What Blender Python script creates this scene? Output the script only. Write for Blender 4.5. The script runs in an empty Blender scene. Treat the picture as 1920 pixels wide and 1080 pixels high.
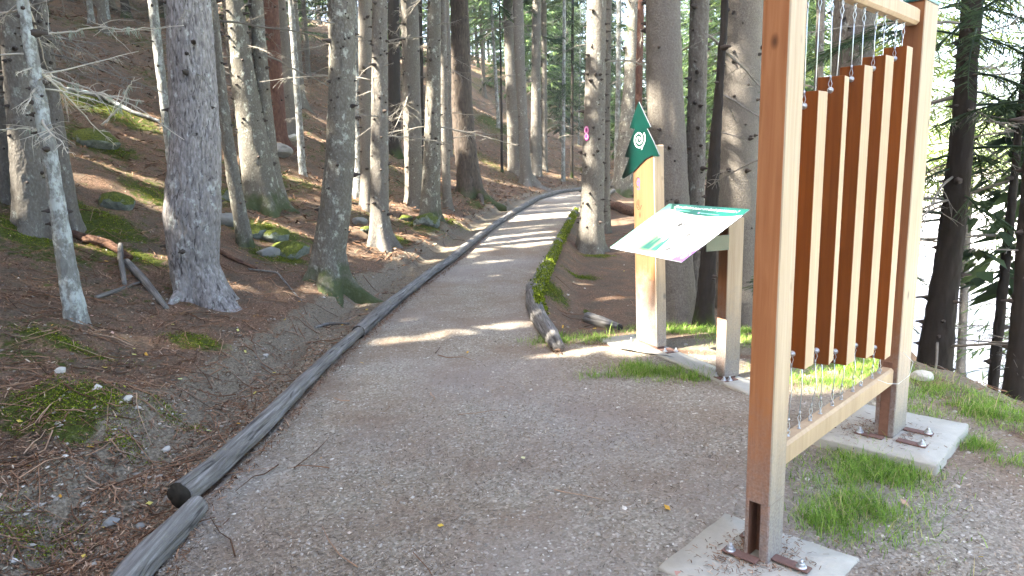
import bpy, math, random
import numpy as np
from mathutils import Vector, Matrix
R = math.radians
rng = np.random.default_rng(7)
random.seed(7)
sc = bpy.context.scene
COL = sc.collection

# ------------------------------------------------------------------ camera, sky, sun, exposure
F, PITCH, ROLL, EYE = 1290.0, R(10.34), R(1.62), 1.65
cp, sp, cr, sr = math.cos(PITCH), math.sin(PITCH), math.cos(ROLL), math.sin(ROLL)
cam = bpy.data.objects.new('camera', bpy.data.cameras.new('camera'))
COL.objects.link(cam)
rt = Vector((cr, -sr*sp, -sr*cp)); up = Vector((sr, cr*sp, cr*cp)); bk = -Vector((0, cp, -sp))
m = Matrix.Identity(4)
for i in range(3):
    m[i][0], m[i][1], m[i][2] = rt[i], up[i], bk[i]
m[2][3] = EYE
cam.matrix_world = m
cam.data.sensor_width = 36; cam.data.lens = 36*F/1920
cam.data.clip_start = .05; cam.data.clip_end = 2000
sc.camera = cam

SUN_AZ, SUN_EL = R(248), R(44)
SV = np.array([math.sin(SUN_AZ)*math.cos(SUN_EL), math.cos(SUN_AZ)*math.cos(SUN_EL), math.sin(SUN_EL)])
w = bpy.data.worlds.new('World'); sc.world = w; w.use_nodes = True
wn = w.node_tree; bg = wn.nodes['Background']; bg.inputs[1].default_value = .15
sky = wn.nodes.new('ShaderNodeTexSky'); sky.sky_type = 'NISHITA'; sky.sun_disc = False
sky.sun_elevation = SUN_EL; sky.sun_rotation = SUN_AZ; sky.air_density = .7; sky.dust_density = 5
wn.links.new(sky.outputs[0], bg.inputs[0])
sun = bpy.data.objects.new('sun', bpy.data.lights.new('sun', 'SUN')); COL.objects.link(sun)
sun.data.energy = 4.6; sun.data.angle = R(.53); sun.data.color = (1, .94, .84)
sun.rotation_euler = Vector(SV).to_track_quat('Z', 'Y').to_euler()
sc.view_settings.view_transform = 'Standard'; sc.view_settings.look = 'None'
sc.view_settings.exposure = 3.88; sc.view_settings.gamma = 1
sc.cycles.use_denoising = True
sc.cycles.max_bounces = 6; sc.cycles.diffuse_bounces = 4; sc.cycles.glossy_bounces = 2
sc.cycles.transmission_bounces = 2; sc.cycles.sample_clamp_indirect = 6

# ------------------------------------------------------------------ helpers
def tag(o, label=None, cat=None, group=None, kind=None):
    if label: o['label'] = label
    if cat: o['category'] = cat
    if group: o['group'] = group
    if kind: o['kind'] = kind
    return o
def link(o, parent=None):
    COL.objects.link(o)
    if parent: o.parent = parent
    return o
def empty(name, loc=(0, 0, 0), rz=0):
    o = bpy.data.objects.new(name, None); o.location = loc; o.rotation_euler.z = rz
    o.empty_display_size = .1
    return link(o)
def meshobj(name, me, parent=None, loc=(0, 0, 0)):
    o = bpy.data.objects.new(name, me); o.location = loc
    return link(o, parent)

class MB:
    """collects vertices and polygons for one mesh"""
    def __init__(s): s.v = []; s.n = 0; s.q = []; s.t = []; s.p = []; s.mi = []; s.rnd = []
    def add(s, v, quads=None, tris=None, rnd=0.):
        v = np.asarray(v, float).reshape(-1, 3); s.v.append(v)
        if quads is not None and len(quads): s.q.append(np.asarray(quads, int)+s.n)
        if tris is not None and len(tris): s.t.append(np.asarray(tris, int)+s.n)
        s.rnd.append(np.broadcast_to(np.asarray(rnd, float), (len(v),)))
        s.n += len(v)
    def mesh(s, name, mats, smooth=False, rnd=False, fmat=None):
        v = np.concatenate(s.v) if s.v else np.zeros((0, 3))
        q = np.concatenate(s.q) if s.q else np.zeros((0, 4), int)
        t = np.concatenate(s.t) if s.t else np.zeros((0, 3), int)
        me = bpy.data.meshes.new(name)
        me.vertices.add(len(v)); me.vertices.foreach_set('co', v.ravel())
        nl = len(q)*4+len(t)*3
        me.loops.add(nl); me.loops.foreach_set('vertex_index', np.concatenate([q.ravel(), t.ravel()]).astype(np.int32))
        me.polygons.add(len(q)+len(t))
        me.polygons.foreach_set('loop_start', np.concatenate([np.arange(len(q))*4, len(q)*4+np.arange(len(t))*3]).astype(np.int32))
        if not isinstance(mats, (list, tuple)): mats = [mats]
        for m_ in mats: me.materials.append(m_)
        if smooth: me.polygons.foreach_set('use_smooth', np.ones(len(q)+len(t), bool))
        if fmat is not None: me.polygons.foreach_set('material_index', np.asarray(fmat, np.int32))
        if rnd:
            a = me.attributes.new('rnd', 'FLOAT', 'POINT'); a.data.foreach_set('value', np.concatenate(s.rnd).astype(np.float32))
        me.update(calc_edges=True); me.validate()
        return me
    def box(s, c, size, M=None, rnd=0.):
        d = np.array([[x, y, z] for x in (-.5, .5) for y in (-.5, .5) for z in (-.5, .5)])*np.array(size)
        if M is not None: d = d@np.asarray(M).T
        s.add(d+np.array(c), quads=[[0, 1, 3, 2], [4, 6, 7, 5], [0, 4, 5, 1], [2, 3, 7, 6], [0, 2, 6, 4], [1, 5, 7, 3]], rnd=rnd)

def _h(ix, iy, iz, seed):
    n = (ix*374761393+iy*668265263+iz*2147483647*0+iz*1274126177+seed*974711) & 0xffffffff
    n = ((n ^ (n >> 13))*1274126177) & 0xffffffff
    n = ((n ^ (n >> 16))*2246822519) & 0xffffffff
    return ((n ^ (n >> 15)) & 0xffffff)/float(0xffffff)
def vnoise(x, y, z=0., seed=0):
    x, y, z = np.broadcast_arrays(np.asarray(x, float), np.asarray(y, float), np.asarray(z, float))
    ix, iy, iz = np.floor(x).astype(np.int64), np.floor(y).astype(np.int64), np.floor(z).astype(np.int64)
    fx, fy, fz = x-ix, y-iy, z-iz
    fx, fy, fz = [f*f*(3-2*f) for f in (fx, fy, fz)]
    r = 0
    for dx in (0, 1):
        for dy in (0, 1):
            for dz in (0, 1):
                r = r+_h(ix+dx, iy+dy, iz+dz, seed)*(fx if dx else 1-fx)*(fy if dy else 1-fy)*(fz if dz else 1-fz)
    return r*2-1
def fbm(x, y, z=0., seed=0, oct=4):
    r = 0; a = 1; f = 1
    for i in range(oct):
        r = r+a*vnoise(x*f, y*f, np.asarray(z)*f, seed+i); a *= .5; f *= 2.03
    return r/1.8
def sstep(a, b, x):
    t = np.clip((x-a)/(b-a), 0, 1); return t*t*(3-2*t)

# ------------------------------------------------------------------ terrain shape
def pathz(y): return np.interp(y, [8, 10, 12, 15, 17, 20, 25, 30, 60, 200], [0, .02, .09, .26, .36, .44, .51, .55, .7, 2.0])
def ray(px, py):
    X = (px-960)/F; U = (540-py)/F
    x = X*cr+U*sr; u = -X*sr+U*cr
    return np.array([x, cp+u*sp, -sp+u*cp])
def on_path(px, py):
    r = ray(px, py); t = np.arange(1, 90, .01); P = r[:, None]*t
    k = np.argmax(P[2]+EYE < pathz(P[1])); return P[0, k], P[1, k]
EL = [on_path(*p) for p in [(290, 1080), (350, 960), (480, 835), (600, 700), (675, 632), (760, 555), (850, 490), (920, 430), (980, 390), (1030, 367)]]
ER = [on_path(*p) for p in [(1050, 655), (1008, 590), (1003, 550), (1028, 500), (1052, 450), (1076, 405)]]
lx = [EL[0][0]]+[e[0] for e in EL]; ly = [-20.]+[e[1] for e in EL]
xe, ye = EL[-1]
rx = [e[0] for e in ER]; ry = [e[1] for e in ER]
# the far bend: the path leaves to the right
BY = [ye+3, ye+8, ye+14, 60, 90, 200]
BX = [xe+.9, xe+3.2, xe+7.2, xe+18, xe+34, xe+90]
lx += BX; ly += BY
ry += BY; rx += [x+1.9 for x in BX]
def xl(y): return np.interp(y, ly, lx)
def xr(y): return np.interp(y, ry, rx)
CY = [-20, 4.2, 5.2, 6.0, 6.6, 7.4, 9, 12, 16, 20, 26, 34, 60, 90, 200]
CX = [3.7, 3.55, 3.55, 3.3, 2.75, 2.5, 2.5, 2.9, 3.7, 4.6, 6.4, 10, 24, 40, 96]
def xc(y): return np.interp(y, CY, CX)
def hgt(x, y, fine=True):
    x = np.asarray(x, float); y = np.asarray(y, float)
    d = xl(y)-x; e = x-xc(y)
    hill = np.interp(d, [-1, 0, .2, .72, .9, 1.2, 2, 4, 8, 15, 30, 60, 200], [0, -.01, -.12, -.14, .03, .12, .34, 1.05, 2.95, 6.0, 11., 19, 45])
    # the ditch is shallow at the far end
    drop = np.interp(e, [-1.5, -.4, 0, .6, 2, 5, 7.5, 12, 30, 42, 62, 200], [0, -.02, -.10, -.6, -2.0, -4.2, -5.4, -5.5, -5.6, -5.5, -2.5, 26])
    side = -.26*sstep(0, .5, x-xr(y))*sstep(6.2, 8, y)*sstep(40, 25, y)*(e < 6)
    hill = hill*(1-.62*sstep(27, 62, y)*sstep(14, 6, d-.2*(y-27)))
    z = pathz(y)+hill+drop+side
    nat = np.maximum(sstep(.3, 1.3, d), sstep(.1, .8, x-xr(y))*sstep(6.0, 7.5, y))
    nat = np.maximum(nat, sstep(-.3, .6, e)); nat = nat*(1-.95*sstep(6, 8, e)*sstep(44, 41, e))
    z = z+nat*(.16*fbm(x*.55, y*.55, 0, 3)*np.clip(.4+d*.25, .4, 2)+.05*fbm(x*2.3, y*2.3, 0, 9))
    z = z+sstep(.3, .8, d)*(.045*fbm(x*5, y*5, 0, 12)-.05*sstep(.25, .5, fbm(x*1.9, y*1.9, 0, 31))+.018*fbm(x*15, y*15, 0, 14, 2))
    # mossy banks at lower left
    z = z+.16*np.exp(-((x+2.75)**2/.25+(y-4.35)**2/.10))+.13*np.exp(-((x+2.3)**2/.12+(y-3.55)**2/.06))
    if fine: z = z+.006*fbm(x*5, y*5, 0, 21)+.004*fbm(x*16, y*16, 0, 22, 2)*(1+2*nat)
    return z
def hit(px, py, tmin=1.2, tmax=160):
    r = ray(px, py); t = np.exp(np.linspace(math.log(tmin), math.log(tmax), 6000)); P = r[:, None]*t
    k = np.argmax(P[2]+EYE < hgt(P[0], P[1], False))
    return np.array([P[0, k], P[1, k], float(hgt(P[0, k], P[1, k]))])
def at_y(px, py, y):
    r = ray(px, py); return np.array([r[0]/r[1]*y, y, EYE+r[2]/r[1]*y])

# ------------------------------------------------------------------ materials
class NT:
    def __init__(s, name, rough=.8, spec=.3):
        s.m = bpy.data.materials.new(name); s.m.use_nodes = True; s.t = s.m.node_tree
        s.b = s.t.nodes['Principled BSDF']; s.b.inputs['Roughness'].default_value = rough
        s.b.inputs['Specular IOR Level'].default_value = spec
        s.tc = s.t.nodes.new('ShaderNodeTexCoord')
    def n(s, typ, **kw):
        n = s.t.nodes.new('ShaderNode'+typ)
        for k, v in kw.items():
            if k in n.inputs.keys(): s.set(n.inputs[k], v)
            else: setattr(n, k, v)
        return n
    def set(s, i, v):
        if isinstance(v, bpy.types.NodeSocket): s.t.links.new(v, i)
        else: i.default_value = v
    def coord(s, scale=(1, 1, 1), space='Object', rot=(0, 0, 0)):
        mp = s.n('Mapping'); s.t.links.new(s.tc.outputs[space], mp.inputs[0])
        mp.inputs['Scale'].default_value = scale; mp.inputs['Rotation'].default_value = rot; return mp.outputs[0]
    def noise(s, co, scale, detail=4, rough=.55, dist=0):
        n = s.n('TexNoise', Scale=scale, Detail=detail, Roughness=rough, Distortion=dist); s.t.links.new(co, n.inputs['Vector']); return n.outputs['Fac']
    def vor(s, co, scale, feature='F1', out='Distance'):
        n = s.n('TexVoronoi', Scale=scale, feature=feature); s.t.links.new(co, n.inputs['Vector']); return n.outputs[out]
    def ramp(s, f, stops):
        n = s.n('ValToRGB'); cr_ = n.color_ramp
        while len(cr_.elements) < len(stops): cr_.elements.new(.5)
        for e_, (p, c) in zip(cr_.elements, stops):
            e_.position = p; e_.color = (*c, 1) if not isinstance(c, (int, float)) else (c, c, c, 1)
        s.t.links.new(f, n.inputs[0]); return n.outputs[0]
    def mix(s, f, a, b, blend='MIX'):
        n = s.n('Mix', data_type='RGBA', blend_type=blend)
        s.set(n.inputs[0], f)
        for i, v in ((6, a), (7, b)):
            if isinstance(v, tuple): v = (*v, 1) if len(v) == 3 else v
            s.set(n.inputs[i], v)
        return n.outputs[2]
    def math(s, op, a, b=0.):
        n = s.n('Math', operation=op); s.set(n.inputs[0], a); s.set(n.inputs[1], b); return n.outputs[0]
    def attr(s, name, out='Fac'):
        n = s.n('Attribute', attribute_name=name); return n.outputs[out]
    def color(s, c): s.set(s.b.inputs['Base Color'], (*c, 1) if isinstance(c, tuple) and len(c) == 3 else c)
    def bump(s, h, strength=.5, dist=.02, prev=None):
        n = s.n('Bump', Strength=strength, Distance=dist); s.t.links.new(h, n.inputs['Height'])
        if prev is not None: s.t.links.new(prev, n.inputs['Normal'])
        s.t.links.new(n.outputs[0], s.b.inputs['Normal']); return n.outputs[0]

def bark(name, dark, mid, light, lich, lichamt=.62, stretch=.35, scale=26, fis=False, moss=0.):
    t = NT(name, .9, .15)
    rnd = t.n('ObjectInfo').outputs['Random']
    off = t.n('Mapping'); t.t.links.new(t.tc.outputs['Object'], off.inputs[0])
    cmb = t.n('CombineXYZ'); t.set(cmb.inputs[2], t.math('MULTIPLY', rnd, 37.)); t.t.links.new(cmb.outputs[0], off.inputs['Location'])
    def co(sx, sz):
        mp = t.n('Mapping'); t.t.links.new(off.outputs[0], mp.inputs[0]); mp.inputs['Scale'].default_value = (sx, sx, sz); return mp.outputs[0]
    c1 = co(1, stretch)
    big = t.noise(co(1, .5), 2.2, 3)
    base = t.ramp(t.noise(c1, scale, 5, .7), [(.25, dark), (.5, mid), (.75, light)])
    scal = t.vor(co(1, stretch*1.3), scale*.9)
    base = t.mix(t.ramp(scal, [(.15, 0), (.7, .35)]), base, dark)
    base = t.mix(t.ramp(big, [(.35, 0.), (.75, .55)]), base, tuple(np.array(mid)*.72))
    lm = t.ramp(t.noise(co(1, .7), 9, 6, .75), [(lichamt-.04, 0), (lichamt+.06, 1)])
    base = t.mix(t.math('MULTIPLY', lm, .8), base, lich)
    if fis:
        base = t.mix(t.ramp(t.attr('rnd'), [(.05, .8), (.4, 0)]), base, tuple(np.array(dark)*.6))
    if moss > 0:
        sep = t.n('SeparateXYZ'); t.t.links.new(t.tc.outputs['Object'], sep.inputs[0])
        hz = t.math('ADD', t.math('MULTIPLY', sep.outputs[2], -1.3), t.math('MULTIPLY', t.noise(co(1, 1), 4, 4, .6), 1.6))
        base = t.mix(t.ramp(hz, [(.55-moss*.3, 0), (.95-moss*.3, .85)]), base, (.035, .048, .012))
    t.color(base)
    h = t.math('ADD', t.noise(c1, scale*1.6, 6, .7), t.math('MULTIPLY', scal, .9))
    t.bump(h, .5, .012)
    return t.m

M = {}
M['spruce'] = bark('spruce_bark', (0.067, 0.058, 0.047), (0.129, 0.115, 0.094), (0.202, 0.188, 0.162), (0.302, 0.319, 0.274), .62, .6, 44)
M['spruce_moss'] = bark('spruce_bark_mossy', (0.062, 0.054, 0.043), (0.121, 0.110, 0.086), (0.213, 0.199, 0.168), (0.336, 0.347, 0.286), .585, .6, 44, moss=.35)
M['spruce_warm'] = bark('spruce_bark_warm', (0.079, 0.065, 0.053), (0.147, 0.130, 0.105), (0.210, 0.191, 0.163), (0.294, 0.294, 0.252), .68, .7, 60)
M['pine'] = bark('pine_bark', (.05, .042, .038), (.205, .19, .178), (.35, .335, .32), (.36, .38, .35), .60, .3, 40, True)
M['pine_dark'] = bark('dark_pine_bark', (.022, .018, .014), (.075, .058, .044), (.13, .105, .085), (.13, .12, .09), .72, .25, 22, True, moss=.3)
M['pale'] = bark('pale_bark', (.08, .076, .066), (.16, .155, .138), (.25, .25, .228), (.32, .345, .32), .52, .4, 34)
M['red'] = bark('reddish_bark', (.045, .022, .016), (.11, .055, .038), (.18, .10, .07), (.2, .18, .15), .75, .4, 26)
M['log'] = bark('weathered_log', (.040, .034, .028), (.150, .140, .125), (.31, .30, .285), (.17, .16, .09), .64, .06, 46, True)

def simple(name, c, rough=.7, spec=.3, metal=0., var=.0, vs=30, bump=0.):
    t = NT(name, rough, spec); t.b.inputs['Metallic'].default_value = metal
    if var:
        f = t.noise(t.coord(), vs, 4, .6)
        t.color(t.mix(f, tuple(np.array(c)*(1-var)), tuple(np.clip(np.array(c)*(1+var), 0, 1))))
        if bump: t.bump(f, bump, .004)
    else: t.color(c)
    return t.m
def rndmat(name, stops, rough=.85, spec=.2, trans=0.):
    t = NT(name, rough, spec); t.color(t.ramp(t.attr('rnd'), stops))
    if trans:
        tr = t.n('BsdfTranslucent'); t.t.links.new(t.b.inputs['Base Color'].links[0].from_socket, tr.inputs[0])
        mx = t.n('MixShader'); mx.inputs[0].default_value = trans
        out = t.t.nodes['Material Output']
        t.t.links.new(t.b.outputs[0], mx.inputs[1]); t.t.links.new(tr.outputs[0], mx.inputs[2]); t.t.links.new(mx.outputs[0], out.inputs[0])
    return t.m
M['stub'] = simple('dead_knot', (.05, .04, .033), .9, .1, var=.4)
M['twig'] = simple('dead_twig', (.16, .145, .12), .9, .1, var=.5, vs=14)
M['twigpale'] = simple('bare_pale_twig', (.34, .31, .25), .85, .1, var=.4, vs=9)
M['lichen'] = simple('hanging_lichen', (.26, .31, .24), .95, .05, var=.3)
M['needle'] = rndmat('spruce_needles', [(0, (.018, .032, .014)), (.5, (.035, .06, .022)), (1, (.075, .11, .035))], .7, .2, .25)
M['needle_far'] = rndmat('spruce_needles_sunny', [(0, (.04, .075, .028)), (.5, (.085, .14, .045)), (1, (.17, .23, .07))], .7, .2, .4)  # brighter copy of the needles; far haze and sunlight are in the colour
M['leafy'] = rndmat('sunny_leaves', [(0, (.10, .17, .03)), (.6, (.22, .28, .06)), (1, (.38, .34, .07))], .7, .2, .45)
M['grass'] = rndmat('grass', [(0, (.06, .12, .012)), (.5, (.15, .28, .025)), (.85, (.28, .42, .06)), (1, (.42, .35, .17))], .6, .3, .4)
M['mossm'] = rndmat('moss', [(0, (.03, .04, .006)), (.55, (.10, .13, .011)), (1, (.28, .32, .025))], .95, .05)
M['litter'] = rndmat('needle_litter', [(0, (.025, .016, .010)), (.35, (.12, .062, .034)), (.7, (.25, .150, .092)), (.92, (.42, .32, .225)), (1, (.52, .45, .35))], .9, .1)
M['chips'] = rndmat('path_debris', [(0, (.05, .038, .028)), (.45, (.18, .138, .098)), (.85, (.36, .295, .22)), (1, (.58, .52, .44))], .9, .1)
M['gravel'] = rndmat('gravel', [(0, (.10, .085, .068)), (.5, (.23, .20, .16)), (.85, (.36, .33, .275)), (1, (.60, .56, .49))], .85, .25)
M['leaf'] = rndmat('fallen_leaves', [(0, (.45, .20, .03)), (.35, (.55, .38, .06)), (.6, (.40, .42, .14)), (.8, (.5, .45, .36)), (1, (.30, .05, .03))], .7, .2, .2)
M['chalk'] = None

# ground: needle litter, moss and gravel path blended by vertex attributes
t = NT('forest_ground', .95, .1)
co = t.coord()
flo = t.ramp(t.noise(co, 55, 6, .75), [(.28, (.020, .014, .009)), (.42, (.095, .055, .033)), (.58, (.19, .118, .075)), (.76, (.38, .285, .205))])
flo = t.mix(t.ramp(t.noise(co, 3.1, 5, .65), [(.38, .75), (.62, 0.)]), flo, t.ramp(t.noise(co, 40, 5, .7), [(.3, (.035, .028, .02)), (.6, (.10, .085, .062)), (.8, (.2, .18, .14))]))
mos = t.ramp(t.noise(co, 34, 5, .7), [(.3, (.02, .025, .007)), (.55, (.055, .065, .012)), (.75, (.12, .14, .022))])
pv = t.n('TexVoronoi', Scale=75.); t.t.links.new(co, pv.inputs['Vector'])
peb = t.ramp(pv.outputs['Color'], [(.1, (.115, .10, .073)), (.5, (.255, .225, .172)), (.85, (.40, .36, .29)), (.97, (.68, .64, .56))])
pth = t.mix(t.ramp(t.noise(co, 48, 6, .75), [(.35, .7), (.62, .15)]), peb, (.215, .185, .14))
pth = t.mix(t.ramp(t.noise(co, 1.3, 6, .7), [(.40, .0), (.62, .8)]), pth, t.ramp(t.noise(co, 60, 4, .7), [(.3, (.11, .075, .05)), (.7, (.26, .19, .135))]))
pth = t.mix(t.ramp(t.noise(co, .35, 3, .5), [(.45, 0), (.6, .35)]), pth, (.27, .26, .25))
sca = t.noise(co, 9, 5, .7)
def edge(a, amp=.9): return t.ramp(t.math('ADD', t.attr(a), t.math('MULTIPLY', t.math('SUBTRACT', sca, .5), amp)), [(.4, 0), (.6, 1)])
c = t.mix(edge('moss', 1.5), flo, mos); c = t.mix(edge('path'), c, pth)
soil = t.ramp(t.noise(co, 50, 5, .7), [(.3, (.075, .060, .042)), (.55, (.175, .145, .102)), (.8, (.33, .29, .225))])
c = t.mix(edge('soil'), c, soil)
mead = t.ramp(t.noise(co, 3, 5, .7), [(.3, (.09, .14, .03)), (.7, (.25, .30, .09))])
c = t.mix(t.attr('meadow'), c, mead)
t.color(c)
hh = t.math('ADD', t.noise(co, 60, 5, .75), t.math('MULTIPLY', pv.outputs['Distance'], -.5))
t.bump(hh, .8, .02)
M['ground'] = t.m

def wood(name, a, b, dirt=True, knots=True, dirth=(.16, .95)):
    t = NT(name, .62, .25)
    g = t.noise(t.coord((1, 1, .045)), 42, 5, .6, .6)
    c = t.ramp(g, [(.3, a), (.7, b)])
    c = t.mix(t.ramp(t.noise(t.coord((1, 1, .12)), 5, 3), [(.35, 0), (.75, .45)]), c, tuple(np.array(a)*.8))
    if knots:
        k = t.vor(t.coord((1, 1, .55)), 6.5)
        c = t.mix(t.ramp(k, [(.05, .9), (.13, .0)]), c, tuple(np.array(a)*.28))
        k = t.vor(t.coord((1, 1, .03)), 60)
        c = t.mix(t.ramp(k, [(.03, .35), (.12, .0)]), c, tuple(np.array(a)*.4))
    if dirt:  # splash dirt near the ground
        sep = t.n('SeparateXYZ'); t.t.links.new(t.tc.outputs['Object'], sep.inputs[0])
        hz = t.math('SUBTRACT', t.math('MULTIPLY', t.noise(t.coord(), 18, 5, .7), .7), sep.outputs[2])
        c = t.mix(t.ramp(t.math('ADD', hz, .47), [(.10, 0), (.75, .85)]), c, t.ramp(t.noise(t.coord(), 90, 3, .7), [(.3, (.10, .09, .085)), (.7, (.27, .255, .24))]))
    t.color(c); t.bump(g, .25, .003)
    return t.m
M['larch'] = wood('larch_heartwood', (.31, .118, .042), (.44, .195, .08))  # orange larch for faces turned from the sky, their warm shade in the colour
M['larch_pale'] = wood('weathered_larch', (.108, .050, .021), (.155, .080, .037))  # larch copy held darker because direct sun burns out the tall post
M['larch_brown'] = wood('larch_brown_side', (.17, .065, .024), (.26, .115, .045))  # larch copy with shade in its colour, for post sides in shadow
M['sap'] = wood('larch_sapwood', (.28, .20, .12), (.39, .305, .205))  # paler copy of the same larch; bright sky light is in the colour
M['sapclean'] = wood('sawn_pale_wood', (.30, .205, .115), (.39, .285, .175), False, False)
M['stain'] = wood('brown_stained_face', (.130, .034, .003), (.20, .058, .007), False, False)
nt_ = M['stain'].node_tree; oi_ = nt_.nodes.new('ShaderNodeObjectInfo'); hs_ = nt_.nodes.new('ShaderNodeHueSaturation'); mr_ = nt_.nodes.new('ShaderNodeMapRange')   # every board is stained a little differently
mr_.inputs['To Min'].default_value = .78; mr_.inputs['To Max'].default_value = 1.3; nt_.links.new(oi_.outputs['Random'], mr_.inputs['Value']); nt_.links.new(mr_.outputs[0], hs_.inputs['Value'])
bc_ = nt_.nodes['Principled BSDF'].inputs['Base Color']; src_ = bc_.links[0].from_socket; nt_.links.new(src_, hs_.inputs['Color']); nt_.links.new(hs_.outputs[0], bc_)
M['slot'] = simple('slot_wood', (.16, .08, .05), .8, .2, var=.4)
M['steel'] = simple('galvanised_steel', (.42, .43, .44), .42, .5, .9)
M['cable'] = simple('steel_cable', (.62, .68, .70), .35, .5, .8)
M['rust'] = simple('rusty_plate', (.13, .075, .06), .8, .3, .2, .35, 40, .4)
M['concrete'] = simple('concrete', (.30, .285, .24), .9, .2, 0, .18, 22, .6)
M['teal'] = simple('green_enamel', (.0, .10, .085), .35, .5)
M['green'] = simple('dark_green_enamel', (.0005, .017, .0125), .3, .5, var=.5, vs=6)
M['edge'] = simple('grey_plate_edge', (.10, .105, .105), .5, .4)
M['white'] = simple('white_print', (.46, .48, .47), .35, .4)
M['tprint'] = simple('teal_print', (.002, .05, .036), .35, .4)
M['mint'] = simple('mint_print', (.09, .24, .19), .35, .4)
M['gprint'] = simple('meadow_print', (.13, .26, .12), .35, .4, var=.35, vs=40)
M['dprint'] = simple('tree_print', (.03, .12, .095), .35, .4)
M['greyprint'] = simple('grey_print', (.05, .05, .05), .35, .4)
M['purple'] = simple('purple_print', (.13, .03, .21), .35, .4)
M['lilac'] = simple('lilac_print', (.26, .13, .36), .35, .4)
M['pink'] = simple('magenta_print', (.62, .04, .32), .45, .4)
M['orangep'] = simple('orange_print', (.85, .45, .2), .4, .4)
M['carved'] = simple('carved_mark', (.03, .014, .006), .8, .2)
M['purplepaint'] = simple('purple_paint', (.12, .03, .13), .7, .2)
M['stone'] = simple('grey_stone', (.17, .17, .155), .9, .2, 0, .45, 9, .7)
M['palestone'] = simple('pale_stone', (.36, .34, .29), .9, .2, 0, .3, 12, .6)
M['road'] = simple('pale_gravel_road', (.52, .50, .47), .95, .1, 0, .12, 3)
t = NT('mossy_stone', .95, .1); nz = t.n('NewGeometry'); sp_ = t.n('SeparateXYZ'); t.t.links.new(nz.outputs['Normal'], sp_.inputs[0])
mk = t.math('ADD', sp_.outputs[2], t.math('MULTIPLY', t.noise(t.coord(), 7, 4, .7), 1.1))
t.color(t.mix(t.ramp(mk, [(.75, 0), (1.0, 1)]), t.ramp(t.noise(t.coord(), 12, 5, .7), [(.3, (.05, .06, .05)), (.7, (.19, .21, .18))]), t.ramp(t.noise(t.coord(), 40, 4), [(.3, (.025, .032, .008)), (.7, (.10, .115, .02))])))
t.bump(t.noise(t.coord(), 30, 5, .7), .7, .02); M['mossstone'] = t.m
t = NT('rotten_wood', .95, .1); t.color(t.ramp(t.noise(t.coord((1, 1, .3)), 30, 5, .7), [(.3, (.025, .013, .009)), (.55, (.10, .055, .035)), (.8, (.24, .15, .10))])); t.bump(t.noise(t.coord(), 40, 5), .9, .02); M['rot'] = t.m
M['endgrain'] = simple('dark_end_grain', (.03, .026, .02), .95, .1, var=.5)

# ------------------------------------------------------------------ ground meshes
def axis(lo, hi, mid, h0, g):
    a = [mid]; h = h0
    while a[-1] < hi: a.append(a[-1]+h); h = h0+g*abs(a[-1]-mid)
    b = [mid]
    while b[-1] > lo: b.append(b[-1]-(h0+g*abs(b[-1]-mid)))
    return np.array(b[:0:-1]+a)
gx = axis(-300, 300, 0, .045, .022)
ya = axis(-60, 420, 4, .045, .022)
GX, GY = np.meshgrid(gx, ya); GZ = hgt(GX, GY)
V = np.stack([GX, GY, GZ], -1).reshape(-1, 3)
ny, nx = GX.shape
idx = np.arange(ny*nx).reshape(ny, nx)
Q = np.stack([idx[:-1, :-1], idx[:-1, 1:], idx[1:, 1:], idx[1:, :-1]], -1).reshape(-1, 4)
cx_, cy_ = V[Q].mean(1)[:, 0], V[Q].mean(1)[:, 1]
def is_path(x, y):
    inL = x > xl(y)+.03
    rr = np.where(y > 6.15, xr(y)-.02, np.minimum(3.3, .55+(6.15-y)*2.6))
    return inL & (x < rr)
def path_amt(x, y):
    rr = np.where(y > 6.15, xr(y), np.minimum(2.9, .45+(6.15-y)*2.2))
    return sstep(-.06, .06, x-xl(y))*sstep(.25, -.25, x-rr)
gr_patches = [  # grass: pixel, radii in metres, blades
    (1610, 935, .19, .32, 1700), (1555, 985, .12, .12, 700), (1665, 868, .20, .24, 1200), (1640, 900, .18, .2, 1000), (1210, 700, .38, .10, 1300), (1270, 712, .20, .08, 500),
    (1090, 637, .35, .16, 1400), (1330, 622, .55, .18, 2600), (1240, 612, .3, .10, 600), (1400, 640, .3, .2, 900),
    (1560, 705, .40, .25, 2600), (1620, 690, .35, .25, 1400), (1760, 740, .30, .22, 1800), (1850, 770, .30, .22, 1800), (1900, 790, .3, .2, 1200), (1830, 835, .12, .10, 350),
    (1900, 870, .2, .1, 160), (1800, 760, .5, .25, 1200), (1180, 690, .15, .08, 300)]
GP = [(hit(p[0], p[1]), p[2], p[3], p[4]) for p in gr_patches]
ms_patches = [(110, 760, .45, .25), (180, 745, .3, .2), (240, 840, .15, .1), (330, 790, .2, .12), (40, 1000, .3, .2), (370, 640, .3, .12), (490, 430, .7, .5), (520, 480, .5, .3), (190, 430, .6, .3),
              (200, 210, 1.2, .5), (190, 270, .6, .5), (300, 370, .5, .5), (180, 400, .6, .2), (45, 440, .5, .3), (630, 520, .35, .15), (430, 370, .3, .4), (795, 420, .5, .4), (910, 380, .5, .8), (740, 450, .3, .3),
              (1120, 480, .35, .15), (1030, 540, .25, .5), (1090, 520, .3, .15), (240, 480, .5, .2), (120, 640, .4, .08), (520, 205, 1, .8), (930, 235, 1.2, 2.5), (850, 420, .5, .3)]
MP = [(hit(p[0], p[1]), p[2], p[3]) for p in ms_patches]
vx, vy = V[:, 0], V[:, 1]
moss = np.zeros(len(V)); soil = np.zeros(len(V))
for p, a, b in MP: moss = np.maximum(moss, .95*np.exp(-(((vx-p[0])/a)**2+((vy-p[1])/b)**2)*.7))
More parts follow.
